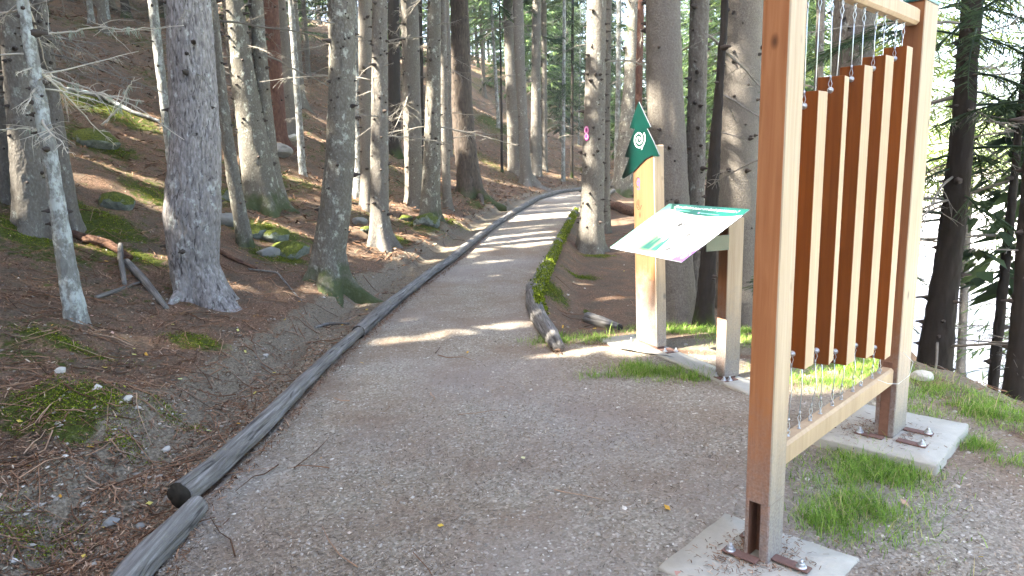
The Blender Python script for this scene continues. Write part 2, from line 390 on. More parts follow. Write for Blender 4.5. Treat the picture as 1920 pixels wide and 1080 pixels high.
moss = np.maximum(moss, .33+.34*fbm(vx*.8, vy*.8, 0, 40)) * (vx < xl(vy)-.6) + moss*(vx >= xl(vy)-.6)
for p, a, b, n_ in GP: soil = np.maximum(soil, .8*np.exp(-(((vx-p[0])/(a*1.3))**2+((vy-p[1])/(b*1.3))**2)))
dd = xl(vy)-vx
soil = np.maximum(soil, .95*sstep(.0, .1, dd)*sstep(1.25, .8, dd))
pa = path_amt(vx, vy)
right = sstep(.0, .5, vx-np.where(vy > 6.15, 99, np.minimum(2.9, .45+(6.15-vy)*2.2)))
soil = np.maximum(soil, right*.75)
soil *= 1-pa
mead = sstep(40, 43, vx-xc(vy))
def ground_part(name, mask):
    q = Q[mask]; u, inv = np.unique(q, return_inverse=True)
    b = MB(); b.add(V[u], quads=inv.reshape(-1, 4))
    me = b.mesh(name, M['ground'], True)
    for nm, arr in (('moss', moss), ('path', pa), ('soil', soil), ('meadow', mead)):
        a = me.attributes.new(nm, 'FLOAT', 'POINT'); a.data.foreach_set('value', arr[u].astype(np.float32))
    return tag(meshobj(name, me), kind='structure')
ip = is_path(cx_, cy_)
ground_part('forest_floor', ~ip); ground_part('path', ip)
# pale gravel road down on the right, 4 cm above the terrain
yy = np.arange(-30, 150, 1.); ee = np.arange(8, 41.01, 1.)
rv = np.array([[xc(y)+e, y, float(hgt(xc(y)+e, y, False))+.05] for y in yy for e in ee])
n1 = len(ee); rq = [[i*n1+j, i*n1+j+1, (i+1)*n1+j+1, (i+1)*n1+j] for i in range(len(yy)-1) for j in range(n1-1)]
b = MB(); b.add(rv, quads=rq); tag(meshobj('gravel_road', b.mesh('gravel_road', M['road'], True)), kind='structure')

# ------------------------------------------------------------------ where the sun gets through the canopy
KEY = []
STR = []   # lit stripes: (x, y, half length along the sun's direction, half width)
def stripe(px, py, hl, hw, dz=0.): 
    p = hit(px, py); STR.append((p[0], p[1], p[2]+dz, hl, hw))
def trunk_spot(px, py, base, hw, hh):
    p = at_y(px, py, hit(*base)[1]-.1); STR.append((p[0], p[1], p[2], hh/math.tan(SUN_EL), hw*1.45)); KEY.append(STR[-1])
for a in [(860, 622, 1.0, .075), (960, 608, .5, .05),
          (1025, 377, 1.6, .16), (1015, 386, 1.5, .14), (1010, 394, 1.4, .10), (1000, 403, 1.3, .13), (990, 412, 1.2, .08), (975, 428, 1.1, .10), (960, 441, 1.1, .08),
          (955, 454, 1., .08), (950, 463, .9, .06), (920, 491, .6, .03), (885, 470, .4, .1),
          (770, 447, 1.2, .16), (740, 462, .5, .1), (700, 480, .5, .06), (830, 462, .4, .08), (590, 345, 1., .16), (560, 375, .8, .1), (690, 395, .7, .12), (760, 400, .7, .1), (740, 600, .4, .04),
          (1340, 622, .9, .30), (1110, 648, .55, .16), (1200, 655, .3, .12), (1150, 560, .4, .07), (1160, 380, .8, .3), (1140, 345, 3., .6), (930, 240, 6, 3.), (1160, 610, .3, .08),
          (180, 195, 1.2, .2), (270, 235, .8, .15), (540, 200, 1.4, .2), (860, 290, 1.0, .2), (640, 560, .25, .04), (1040, 660, .3, .1)]:
    stripe(*a)
STR += [(1.17, 5.95, 1.35, .55, .17), (1.17, 5.95, .75, .30, .10), (1.2, 4.95, 1.1, .55, .55), (1.15, 6.0, 1.9, .3, .2)]
for a in [(640, 420, .5, .08), (520, 420, .6, .08), (455, 500, .5, .06), (150, 330, 1., .12), (210, 470, .6, .06), (560, 470, .5, .05), (250, 330, .8, .10), (900, 330, 1.4, .2), (960, 345, 1., .15), (870, 400, .7, .12), (330, 640, .4, .05), (90, 540, .5, .05), (1000, 330, 1.5, .2), (1170, 470, .5, .08), (700, 380, .6, .1)]: stripe(*a)
STR += [(1.17, 5.95, 1.35, .55, .17), (1.17, 5.95, .75, .30, .10), (1.2, 4.95, 1.1, .6, .62), (1.15, 6.0, 1.9, .3, .2)]
KEY += STR[-4:]
for a in [(1240, 205, (1275, 605), .13, .16), (1262, 235, (1275, 605), .08, .12), (1375, 250, (1390, 622), .13, .2), (1362, 330, (1390, 622), .08, .3), (1186, 60, (1160, 360), .15, .5), (1106, 60, (1107, 472), .1, .4), (700, 150, (714, 458), .06, .4), (770, 250, (778, 386), .08, .5), (455, 300, (490, 378), .1, .3), (945, 120, (968, 320), .12, .8), (868, 250, (884, 366), .12, .4), (1300, 60, (1301, 578), .08, .2), (340, 420, (378, 566), .07, .25), (480, 90, (524, 388), .06, .4), (998, 200, (1005, 329), .1, .7),
          (812, 335, (805, 405), .14, .6), (800, 250, (805, 405), .07, .8), (628, 110, (612, 525), .10, .35), (622, 230, (612, 525), .05, .2), (672, 320, (672, 368), .2, .9), (530, 120, (540, 235), .3, 1.5),
          (684, 90, (690, 388), .12, .5), (566, 280, (567, 322), .1, .6), (800, 60, (805, 405), .1, .5), (435, 120, (490, 378), .1, .35), (470, 20, (490, 378), .1, .2)]:
    trunk_spot(*a)
def blocks(x, y):
    """would a trunk standing here put one of the chief sunlit spots in its shade?"""
    for a, b_, z, hl, hw in KEY:
        al = (x-a)*math.sin(SUN_AZ)+(y-b_)*math.cos(SUN_AZ); ac = (x-a)*math.cos(SUN_AZ)-(y-b_)*math.sin(SUN_AZ)
        if al > 1 and abs(ac) < .22+hw and al*math.tan(SUN_EL)+z < 20+.35*al: return True
    return False
E_SUN = np.array([math.sin(SUN_AZ), math.cos(SUN_AZ)]); E_ACR = np.array([E_SUN[1], -E_SUN[0]])
def lit(P, far=False):
    """true where a leaf at P would shade one of the places the photograph shows in sun"""
    m_ = np.zeros(len(P), bool)
    for x, y, z, hl, hw in STR:
        k = (P[:, 2]-z)/SV[2]; gx_ = P[:, 0]-SV[0]*k-x; gy_ = P[:, 1]-SV[1]*k-y
        al = gx_*E_SUN[0]+gy_*E_SUN[1]; ac = gx_*E_ACR[0]+gy_*E_ACR[1]
        m_ |= (np.abs(al) < hl) & (np.abs(ac) < hw) & (k > 0)
    if not far: return m_
    # the open slope and the road beyond the crest
    k = (P[:, 2]+4)/SV[2]; gx_ = P[:, 0]-SV[0]*k; gy_ = P[:, 1]-SV[1]*k
    m_ |= (gx_-xc(gy_) > 5) & (rng.random(len(P)) < .8)
    return m_

# ------------------------------------------------------------------ trees
def frame_along(P):
    T = np.gradient(P, axis=0); T /= np.linalg.norm(T, axis=1)[:, None]
    A = np.cross(T, [0.03, 1, 0.01]); A /= np.linalg.norm(A, axis=1)[:, None]
    B = np.cross(T, A); return T, A, B
def tube(b, P, Rr, n, rnd=0., cap=True, wob=None):
    P = np.asarray(P, float); T, A, B = frame_along(P); th = np.linspace(0, 2*math.pi, n, endpoint=False)
    Rr = np.broadcast_to(np.asarray(Rr, float), (len(P),))
    RR = Rr[:, None]*np.ones(n) if wob is None else Rr[:, None]*wob(P, th)
    Vv = P[:, None]+RR[..., None]*(np.cos(th)[None, :, None]*A[:, None]+np.sin(th)[None, :, None]*B[:, None])
    k = len(P); i = np.arange((k-1)*n).reshape(k-1, n); j = np.roll(i, -1, 1)
    q = np.stack([i, j, j+n, i+n], -1).reshape(-1, 4)
    v = Vv.reshape(-1, 3); tr = []
    if cap:
        v = np.vstack([v, P[0], P[-1]]); a = k*n
        tr = [[(m_+1) % n, m_, a] for m_ in range(n)]+[[(k-1)*n+m_, (k-1)*n+(m_+1) % n, a+1] for m_ in range(n)]
        if np.ndim(rnd) > 1: rnd = np.concatenate([np.ravel(rnd), [.5, .5]])
    elif np.ndim(rnd) > 1: rnd = np.ravel(rnd)
    b.add(v, quads=q, tris=tr, rnd=rnd)

def trunk_mesh(name, pts, rad, mat, sides, step, fine_h, H, seed, fis=0., flare=.35, lobes=5):
    """pts: centre line (x,y,z) local, rad: radii at pts (z ascending)"""
    pts = np.array(pts); zs = np.concatenate([np.arange(-.45, fine_h, step), np.linspace(fine_h, H, 14)])
    X = np.interp(zs, pts[:, 2], pts[:, 0]); Y = np.interp(zs, pts[:, 2], pts[:, 1])
    for _ in range(3 if step > .08 else 12):
        X[1:-1] = (X[:-2]+X[2:]+2*X[1:-1])/4; Y[1:-1] = (Y[:-2]+Y[2:]+2*Y[1:-1])/4
    rr = np.interp(zs, pts[:, 2], rad); top = rad[-1]
    ph = seed*1.7
    lean = np.clip(zs, 0, 99)
    def wob(P, th):
        h = P[:, 2][:, None]; fl = flare*np.exp(-np.clip(h, -.3, 9)/.22)*(1+.9*np.cos(lobes*th[None]+ph+.8*np.sin(3*th+ph)))
        r_ = rr[:, None]
        cx, sy = np.cos(th)[None]*r_, np.sin(th)[None]*r_
        w_ = 1+fl+.05*fbm(cx*3, sy*3, h*.8, seed)+.012/r_*fbm(cx*30, sy*30, h*12, seed+5, 3)
        if fis:
            f1 = np.abs(fbm(cx*27+.5*np.sin(h*3.1), sy*27, h*5.5, seed+9, 3))
            w_ = w_-fis/r_*(1-sstep(.0, .13, f1))+fis*.4/r_*vnoise(cx*40, sy*40, h*14, seed+3)
        return w_
    b = MB(); P = np.stack([X, Y, zs], 1)
    rnd = 0.
    if fis:
        th = np.linspace(0, 2*math.pi, sides, endpoint=False)
        cx, sy = np.cos(th)[None]*rr[:, None], np.sin(th)[None]*rr[:, None]; h = zs[:, None]
        rnd = sstep(.0, .13, np.abs(fbm(cx*27+.5*np.sin(h*3.1), sy*27, h*5.5, seed+9, 3)))
    tube(b, P, rr, sides, rnd=rnd, wob=wob)
    return b.mesh(name, mat, True, bool(fis)), (lambda z: (np.interp(z, zs, X), np.interp(z, zs, Y), np.interp(z, zs, rr)))

# dead branch library: stem along +X, a little drooping, with side twigs
def dead_branch(seed, L, mat, lich=False):
    r = random.Random(seed); b = MB()
    n = 9; P = [[0, 0, 0]]; d = np.array([1., 0, r.uniform(-.25, .15)])
    for i in range(n):
        d = d+np.array([0, r.uniform(-.13, .13), r.uniform(-.14, .10)]); d /= np.linalg.norm(d)
        P.append(list(np.array(P[-1])+d*L/n))
    P = np.array(P); tube(b, P, np.linspace(.011, .0025, len(P))*(.6+L*.5), 5)
    tips = []
    for k in range(int(5+L*7)):
        s_ = r.uniform(.15, .98)*n; i = int(s_); o = P[i]+(P[min(i+1, n)]-P[i])*(s_-i)
        a = r.choice([-1, 1])*r.uniform(.5, 1.3); l = L*r.uniform(.1, .36)*(1.15-s_/n)
        dr = np.array([math.cos(a), math.sin(a), r.uniform(-.5, .25)]); q = [o]
        for j in range(4):
            dr = dr+np.array([0, 0, -.08])+np.array([r.uniform(-.2, .2) for _ in range(3)]); dr /= np.linalg.norm(dr); q.append(q[-1]+dr*l/4)
        tube(b, q, np.linspace(.0045, .0016, 5), 4, cap=False); tips.append(q)
        for _ in range(2):
            o2 = q[r.choice([1, 2, 3])]; d2 = dr+np.array([r.uniform(-.9, .9) for _ in range(3)]); d2 /= np.linalg.norm(d2)
            tube(b, [o2, o2+d2*l*.2, o2+d2*l*.38+np.array([0, 0, -.02])], [.0025, .002, .0013], 3, cap=False)
    return b.mesh('dead_branch', mat, False)
DB = [dead_branch(i, [.35, .5, .7, .9, 1.2, 1.5, 1.9, .6, 1.0, 2.2][i], M['twig']) for i in range(10)]
DBP = [dead_branch(30+i, [.5, .8, 1.2, 1.6, 2.0][i], M['twigpale']) for i in range(5)]
# green bough library: drooping stem with needle bearing side twigs
def bough(seed, L, mat, wd=.013, dens=1.):
    r = np.random.default_rng(seed); b = MB()
    n = 10; s = np.linspace(0, 1, n+1); P = np.stack([s*L, .05*np.sin(s*3+seed), .10*s*L-.42*L*s**2], 1)
    tube(b, P, np.linspace(.012, .003, n+1), 4, rnd=.1, cap=False)
    for k in range(int(30*L*dens)):
        t_ = r.uniform(.12, 1); o = np.array([np.interp(t_, s, P[:, i]) for i in range(3)])
        a = r.choice([-1, 1])*r.uniform(.5, 1.15); l = (L*(.42 if wd > .008 else .28)*(1.1-t_)+.06)*r.uniform(.6, 1.1)
        d = np.array([math.cos(a), math.sin(a), r.uniform(-.5, -.05)]); d /= np.linalg.norm(d)
        segs = max(2, int(l/.10)); side = np.cross(d, [0, 0, 1]); side /= np.linalg.norm(side); upv = np.cross(side, d)
        for j in range(segs):
            p0 = o+d*l*j/segs+np.array([0, 0, -.12*l*(j/segs)**2]); p1 = o+d*l*(j+1)/segs+np.array([0, 0, -.12*l*((j+1)/segs)**2])
            w0 = wd*(1.15-.5*j/segs)*r.uniform(.7, 1.3)
            for sd in (side, upv*.8):
                b.add([p0-sd*w0, p0+sd*w0, p1+sd*w0*.7, p1-sd*w0*.7], quads=[[0, 1, 2, 3]], rnd=np.clip(r.normal(.45, .22), 0, 1))
            # tertiary sprigs
            if r.random() < .8:
                e_ = d*.5+side*r.choice([-1, 1])*.8+np.array([0, 0, -.2]); sl = l*.22*r.uniform(.6, 1.2)
                b.add([p0-upv*.002-d*wd, p0+d*wd, p0+e_*sl+d*wd*.6, p0+e_*sl-d*wd*.6], quads=[[0, 1, 2, 3]], rnd=np.clip(r.normal(.5, .22), 0, 1))
    return b.mesh('bough', mat, False, True)
BG = [bough(i, [1.0, 1.4, 1.8, 2.3][i % 4], M['needle']) for i in range(6)]
BGN = [bough(40+i, [1.0, 1.5, 2.0][i], M['needle'], .0045, 2.2) for i in range(3)]
BGF = [bough(20+i, [1.3, 2.0, 2.6][i], M['needle_far'], .022, .9) for i in range(3)]

def crown_mesh(name, zc, H, Rmax, nb, seed, org=None, carve=False, mat=None, bw=.075, pts=None):
    """a conical spruce crown of drooping needle sprays, as one mesh"""
    r = np.random.default_rng(seed)
    u = r.random(nb)**.85; z = zc+(H-zc)*u; L = Rmax*(1-u)**.75*r.uniform(.65, 1.1, nb)+.25; a = r.random(nb)*6.283
    per = 16
    s = np.tile((np.arange(per)//2+.6)/(per/2), (nb, 1)); side = np.tile(np.where(np.arange(per) % 2, 1, -1), (nb, 1))
    ang = a[:, None]; ca, sa = np.cos(ang), np.sin(ang)
    rad = s*L[:, None]; zz = z[:, None]+.12*rad-.10*rad**2
    bx = 0 if pts is None else pts(z)[0][:, None]; by = 0 if pts is None else pts(z)[1][:, None]
    o = np.stack([bx+ca*rad, by+sa*rad, zz], -1)
    da = side*r.uniform(.35, 1.2, (nb, per)); ll = (L[:, None]*.38*(1.15-s)+.12)*r.uniform(.7, 1.3, (nb, per))
    d = np.stack([np.cos(ang+da), np.sin(ang+da), r.uniform(-.65, -.05, (nb, per))], -1); d /= np.linalg.norm(d, axis=-1)[..., None]
    tw = r.uniform(-.5, .5, (nb, per)); sd = np.stack([-d[..., 1], d[..., 0], tw], -1); sd /= np.linalg.norm(sd, axis=-1)[..., None]
    w0 = bw*r.uniform(.5, 1.2, (nb, per))[..., None]; e = o+d*ll[..., None]
    q = np.stack([o-sd*w0*.5, o+d*ll[..., None]*.35+sd*w0, e+np.array([0, 0, -.05]), o+d*ll[..., None]*.4-sd*w0], 2).reshape(-1, 4, 3)
    if carve:  # cuts gaps into the crown so the sun reaches chosen spots
        org = np.array(org); c_ = q.mean(1)
        cut = lit(c_+org, True)
        for j in range(4): cut |= lit(q[:, j]+org)|lit((q[:, j]+c_)/2+org)
        q = q[~cut]
    k = len(q); rn = np.repeat(np.clip(r.normal(.45, .25, k), 0, 1), 4)
    b = MB(); b.add(q.reshape(-1, 3), quads=np.arange(k*4).reshape(-1, 4), rnd=rn)
    return b.mesh(name, mat or M['needle'], False, True)

STUB = MB(); tube(STUB, [[-.03, 0, 0], [.012, 0, 0], [.03, 0, .002], [.05, 0, 0]], [.026, .018, .009, .006], 6)
SV_, SQ_, ST_ = STUB.v[0], STUB.q[0], STUB.t[0]
def stubs(pos, z0, z1, n, seed, sc_=1.):
    r = np.random.default_rng(seed); b = MB()
    for i in range(n):
        z = z0+(z1-z0)*r.random(); a = r.random()*6.283; x, y, rr = pos(z); k = sc_*r.choice([.45, .6, .8, .9, 1.2])*r.uniform(.8, 1.2)
        v = SV_*np.array([k*r.uniform(.5, 1.6), k, k]); v = v@np.array([[math.cos(a), math.sin(a), 0], [-math.sin(a), math.cos(a), 0], [0, 0, 1]])
        b.add(v+np.array([x+rr*math.cos(a), y+rr*math.sin(a), z]), quads=SQ_, tris=ST_)
    return b.mesh('branch_stub', M['stub'], True)

LODC = [0]
GL_NAME = 'trunks standing on the slope left of the path'
def tree(kind, label, pix, base, mat='spruce', H=21., group='spruce trees beside the path', dead=8, dz=(1.2, 4.2), boughs=0, bz=(4, 7), fis=0., flare=.22, crown_r=2.2, zc=7.5, stub=None, deadset=None, lobes=5, cat='tree', sunny=False, depth=None, deadsc=1.):
    """pix: [(px, py, width px)...] from the base upwards, base: pixel where it meets the ground"""
    LODC[0] += 1; seed = LODC[0]
    p = hit(*base)
    if depth is not None:
        q_ = at_y(base[0], base[1], depth); p = np.array([q_[0], depth, float(hgt(q_[0], depth))])
    pts, rad = [(0, 0, -.5)], []
    for px, py, wd in pix:
        q = at_y(px, py, p[1]); pts.append((q[0]-p[0], 0, q[2]-p[2])); rad.append(wd/2/F*(p[1]*cp-(q[2]-EYE)*sp))
    pts = sorted(pts[1:], key=lambda a: a[2]); rad = rad if pix[0][1] > pix[-1][1] else rad[::-1]
    if pts[0][2] > .05: pts = [(pts[0][0]*.3, 0, 0)]+pts; rad = [rad[0]*1.05]+rad
    pts = [(pts[0][0], 0, -.5)]+pts; rad = [rad[0]]+rad
    dx = (pts[-1][0]-pts[-2][0])/max(.5, pts[-1][2]-pts[-2][2]); zt = pts[-1][2]
    pts.append((pts[-1][0]+dx*(H-zt)*.4, 0, H))
    rad.append(rad[-1])
    rad[-1] = rad[-2]*.9
    # pts[-1] is the tip: radii beyond the photo's top edge taper off
    near = p[1] < 14
    me, pos = trunk_mesh2(pts, rad, mat, p, zt, H, seed, fis, flare, lobes)
    root = tag(empty(kind, p), label, cat, group)
    meshobj('trunk', me, root)
    ns = int(14*zt) if stub is None else int(stub*1.3)
    if ns: tag(meshobj('branch_stub', stubs(pos, .5, zt+.4, ns, seed, 1.25 if p[1] < 9 else 1.3), root), kind='stuff')
    r = random.Random(seed)
    if group == GL_NAME: dead = int(dead*1.8)
    for i in range(dead):
        z = r.uniform(*dz); a = r.uniform(0, 6.283); x, y, rr = pos(z)
        o = bpy.data.objects.new('dead_branch', r.choice(deadset or DB)); o.location = (x+rr*.8*math.cos(a), y+rr*.8*math.sin(a), z)
        o.rotation_euler = (r.uniform(-.6, .6), r.uniform(-.25, .35), a); k = r.uniform(.6, 1.1)*deadsc; o.scale = (k, k, k); link(o, root)
    for i in range(boughs):
        z = r.uniform(*bz); a = r.uniform(0, 6.283); x, y, rr = pos(z)
        o = bpy.data.objects.new('bough', r.choice(BGN if p[1] < 12 else (BGF if sunny else BG))); o.location = (x+rr*.8*math.cos(a), y+rr*.8*math.sin(a), z)
        o.rotation_euler = (r.uniform(-.3, .3), r.uniform(-.1, .4), a); k = r.uniform(.7, 1.2); o.scale = (k, k, k); link(o, root)
    cm = crown_mesh('crown', zc, H+.5, crown_r, 95, seed+100, p, True, pts=pos)
    meshobj('crown', cm, root)
    return root, pos, p
def trunk_mesh2(pts, rad, mat, p, zt, H, seed, fis, flare, lobes):
    d = p[1]
    sides, step = (64, .024) if d < 9 else ((36, .045) if d < 15 else (20, .12))
    if fis: sides, step = (220, .019) if d < 9 else (48, .06)
    A = pts[:-1]; tip = pts[-1]
    zmid = zt
    return trunk_mesh('trunk', A+[tip], rad[:-1]+[rad[-2]*.25], M[mat], sides, step, min(H*.7, zt+.25), H, seed, fis, flare, lobes)

GL = 'trunks standing on the slope left of the path'; GC = 'trunks behind the signs right of the path'
# big fissured pine at the left
PINE, pine_pos, pine_p = tree('pine_tree', 'thick grey pine with fissured bark and curved trunk, nearest big tree on the left', [(378, 560, 84), (364, 500, 84), (360, 400, 100), (367, 270, 88), (360, 130, 82), (354, 0, 78)], (378, 566), 'pine', 24, None, dead=2, dz=(2.2, 3.4), fis=.011, flare=.34, stub=12, lobes=4, crown_r=2.6)
tree('spruce_tree', 'broad grey trunk at the left edge behind the thin pale one', [(62, 400, 58), (45, 250, 52), (28, 60, 46), (20, 0, 42)], (66, 428), 'spruce', 20, GL, 9, (1.2, 3.4), stub=30)
tree('spruce_tree', 'grey trunk just right of the broad far left one', [(122, 400, 42), (100, 220, 32), (72, 0, 26)], (128, 432), 'spruce', 18, GL, 6, (1.5, 4), stub=25)
tree('spruce_tree', 'thin pale lichen covered trunk leaning left, nearest tree at the left edge', [(142, 600, 36), (125, 500, 31), (95, 300, 26), (62, 120, 22), (42, 0, 20)], (143, 603), 'pale', 12, GL, 12, (1.6, 3.4), flare=.15, stub=24, deadset=DBP, crown_r=1.4, deadsc=.8)
tree('spruce_tree', 'short grey trunk cut by the left picture edge, low between branches', [(10, 365, 26), (5, 200, 22)], (10, 372), 'spruce', 16, GL, 5, (1.5, 4.5), stub=12)
tree('birch_tree', 'slim whitish trunk leaning left, right behind the big pine', [(325, 320, 18), (309, 200, 17), (297, 100, 17), (286, 0, 17)], (328, 345), 'pale', 14, GL, 2, (3, 5), flare=.1, stub=6, crown_r=1.5)
tree('spruce_tree', 'thin leaning grey trunk close to the right side of the big pine', [(460, 455, 27), (440, 350, 24), (420, 210, 19), (407, 80, 15), (400, 0, 14)], (462, 463), 'spruce_moss', 13, GL, 3, (2, 4), flare=.2, stub=20, crown_r=1.3)
tree('spruce_tree', 'stout grey trunk with mossy foot, left one of the touching pair on the slope', [(492, 370, 66), (480, 300, 60), (464, 200, 50), (450, 110, 43), (436, 0, 38)], (494, 384), 'spruce_moss', 22, GL, 4, (2.5, 5), stub=40)
tree('spruce_tree', 'slender grey trunk, right one of the touching pair on the slope', [(520, 375, 32), (507, 300, 29), (494, 180, 26), (480, 0, 24)], (524, 388), 'spruce_moss', 20, GL, 4, (2.5, 5), stub=30)
tree('spruce_tree', 'dark reddish trunk up the slope behind the touching pair', [(522, 240, 30), (514, 120, 27), (508, 0, 26)], (524, 262), 'red', 20, GL, 5, (2, 6), stub=14)
tree('spruce_tree', 'sunlit pale brown trunk up the slope, just right of the dark reddish one', [(545, 230, 26), (534, 110, 22), (526, 0, 18)], (546, 250), 'spruce_warm', 18, GL, 4, (2, 6), stub=14)
tree('spruce_tree', 'very thin whitish young trunk standing left of the big lichened spruce', [(567, 320, 13), (556, 150, 12), (545, 0, 11)], (568, 326), 'pale', 12, GL, 6, (1, 4), flare=.1, stub=10, crown_r=1.2, deadsc=.6)
tree('spruce_tree', 'big spruce with pale lichen flecks and mossy foot, in the middle of the left slope', [(616, 515, 68), (617, 470, 60), (628, 400, 57), (638, 300, 53), (642, 150, 49), (641, 0, 48)], (614, 528), 'spruce_moss', 24, GL, 1, (3.0, 3.8), stub=60, flare=.28, crown_r=2.5)
tree('spruce_tree', 'straight grey trunk standing directly right of the big lichened spruce, set slightly back', [(690, 380, 27), (686, 200, 25), (684, 0, 25)], (690, 390), 'spruce_warm', 20, GL, 6, (1.5, 6), stub=30)
tree('spruce_tree', 'short bright sunlit trunk showing between the big lichened spruce and its right neighbour', [(672, 362, 20), (668, 150, 18)], (673, 370), 'pale', 18, GL, 4, (2, 6), stub=10)
tree('spruce_tree', 'straight spruce with flared mossy foot, second big trunk left of the path log', [(713, 450, 42), (711, 400, 35), (712, 200, 31), (712, 0, 28)], (714, 458), 'spruce', 23, GL, 6, (1.8, 4.5), stub=60, flare=.35)
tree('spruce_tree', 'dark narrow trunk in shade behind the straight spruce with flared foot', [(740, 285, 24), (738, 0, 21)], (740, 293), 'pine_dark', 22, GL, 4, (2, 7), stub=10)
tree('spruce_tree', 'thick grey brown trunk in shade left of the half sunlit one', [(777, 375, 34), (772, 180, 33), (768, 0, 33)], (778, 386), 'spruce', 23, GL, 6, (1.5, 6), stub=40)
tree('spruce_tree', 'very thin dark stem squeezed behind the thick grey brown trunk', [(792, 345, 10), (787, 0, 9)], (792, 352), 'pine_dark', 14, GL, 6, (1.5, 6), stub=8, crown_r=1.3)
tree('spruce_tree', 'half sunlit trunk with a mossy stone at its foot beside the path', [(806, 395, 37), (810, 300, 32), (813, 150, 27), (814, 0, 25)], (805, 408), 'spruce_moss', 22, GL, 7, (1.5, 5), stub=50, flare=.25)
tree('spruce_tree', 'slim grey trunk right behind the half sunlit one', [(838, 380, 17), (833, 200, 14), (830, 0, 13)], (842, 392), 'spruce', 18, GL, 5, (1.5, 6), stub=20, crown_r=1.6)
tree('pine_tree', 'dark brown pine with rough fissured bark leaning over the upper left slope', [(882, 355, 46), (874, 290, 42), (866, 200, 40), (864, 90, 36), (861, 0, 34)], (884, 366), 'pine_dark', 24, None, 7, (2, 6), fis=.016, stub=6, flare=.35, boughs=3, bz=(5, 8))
tree('spruce_tree', 'faint thin trunk left of the dark brown pine, deep on the slope', [(843, 280, 10), (841, 100, 9)], (843, 290), 'spruce', 17, GL, 3, (2, 6), stub=0, crown_r=1.5)
tree('spruce_tree', 'grey trunk leaning right beside the path, left one of the pair before the bend', [(967, 312, 30), (962, 200, 24), (956, 100, 21), (952, 0, 18)], (968, 320), 'spruce', 23, GL, 5, (2, 7), stub=30, boughs=3, bz=(5, 9))
tree('spruce_tree', 'grey trunk with roots spreading downhill, right one of the pair before the bend', [(986, 330, 22), (980, 220, 18), (974, 100, 20), (971, 0, 20)], (990, 345), 'spruce', 23, GL, 5, (2, 7), stub=30, boughs=3, bz=(5, 9), flare=.6)
tree('spruce_tree', 'straight grey trunk with a green bough, close behind the pair before the bend', [(1005, 315, 21), (1005, 150, 18), (1006, 0, 17)], (1005, 329), 'spruce', 22, GL, 4, (2, 7), stub=24, boughs=5, bz=(5, 8))
tree('spruce_tree', 'narrow grey trunk touching the one with the green bough', [(1021, 312, 11), (1020, 0, 10)], (1021, 320), 'spruce', 20, GL, 3, (2, 7), stub=12, boughs=2, bz=(5, 9))
tree('spruce_tree', 'hair thin young trunk left of the pair before the bend', [(941, 315, 5), (940, 170, 4)], (941, 322), 'pine_dark', 9, GL, 4, (1, 5), stub=0, crown_r=1., deadsc=.6)
tree('spruce_tree', 'pale thin far trunk left of the one with the trail mark, at the bend', [(1056, 300, 7), (1058, 0, 6)], (1056, 312), 'pale', 20, GL, 4, (2, 8), stub=0, boughs=5, bz=(4, 11), depth=30)
tree('spruce_tree', 'thin dark far trunk just before the one with the trail mark, at the bend', [(1072, 310, 6), (1074, 0, 5)], (1072, 322), 'pine_dark', 20, GL, 4, (2, 8), stub=0, boughs=5, bz=(4, 11), depth=32)
# right of the path
MARK, mark_pos, mark_p = tree('spruce_tree', 'straight spruce right of the path carrying the small pink trail mark', [(1107, 455, 50), (1110, 400, 44), (1114, 250, 40), (1119, 0, 36)], (1107, 472), 'spruce', 24, GC, 3, (3.5, 6), stub=90, flare=.25)
tree('spruce_tree', 'trunk mostly hidden behind the right side of the one with the pink trail mark', [(1135, 420, 18), (1137, 200, 14), (1140, 0, 14)], (1135, 436), 'spruce', 22, GC, 4, (2, 6), stub=30)
tree('birch_tree', 'thin white barked far trunk between the trail mark tree and the green sign', [(1156, 320, 10), (1159, 150, 9), (1161, 0, 9)], (1155, 332), 'pale', 20, GC, 3, (2, 8), stub=0, boughs=3, bz=(4, 10), depth=27)
tree('spruce_tree', 'trunk with a mossy flared foot standing behind the green tree sign', [(1170, 340, 40), (1174, 280, 34), (1182, 150, 25), (1187, 0, 20)], (1164, 362), 'spruce_moss', 23, GC, 7, (2, 6), stub=40, flare=.3)
tree('pine_tree', 'narrow reddish fissured trunk far behind, above the green tree sign', [(1196, 300, 14), (1198, 150, 13), (1202, 0, 12)], (1196, 372), 'red', 22, None, 5, (2, 7), stub=6, depth=19)
tree('spruce_tree', 'thick smooth grey trunk with a sunlit patch directly behind the signpost', [(1272, 590, 66), (1263, 450, 64), (1254, 280, 65), (1246, 167, 67), (1243, 0, 65)], (1273, 604), 'spruce_warm', 24, GC, 0, (2.5, 3.6), stub=44, flare=.16)
tree('spruce_tree', 'straight grey trunk seen between the two thick ones behind the panel', [(1301, 560, 38), (1302, 400, 36), (1305, 250, 35), (1312, 0, 35)], (1301, 578), 'spruce', 23, GC, 4, (2.2, 4), stub=60, depth=8.4)
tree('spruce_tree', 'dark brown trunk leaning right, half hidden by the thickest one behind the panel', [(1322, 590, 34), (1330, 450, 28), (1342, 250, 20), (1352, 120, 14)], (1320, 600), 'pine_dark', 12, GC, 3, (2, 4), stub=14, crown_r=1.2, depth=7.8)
tree('spruce_tree', 'thickest smooth grey trunk behind the information panel, left of the wooden frame', [(1386, 610, 84), (1382, 480, 80), (1380, 330, 79), (1386, 167, 81), (1393, 0, 78)], (1388, 621), 'spruce_warm', 25, GC, 2, (2.6, 3.4), stub=56, flare=.16, crown_r=2.6)
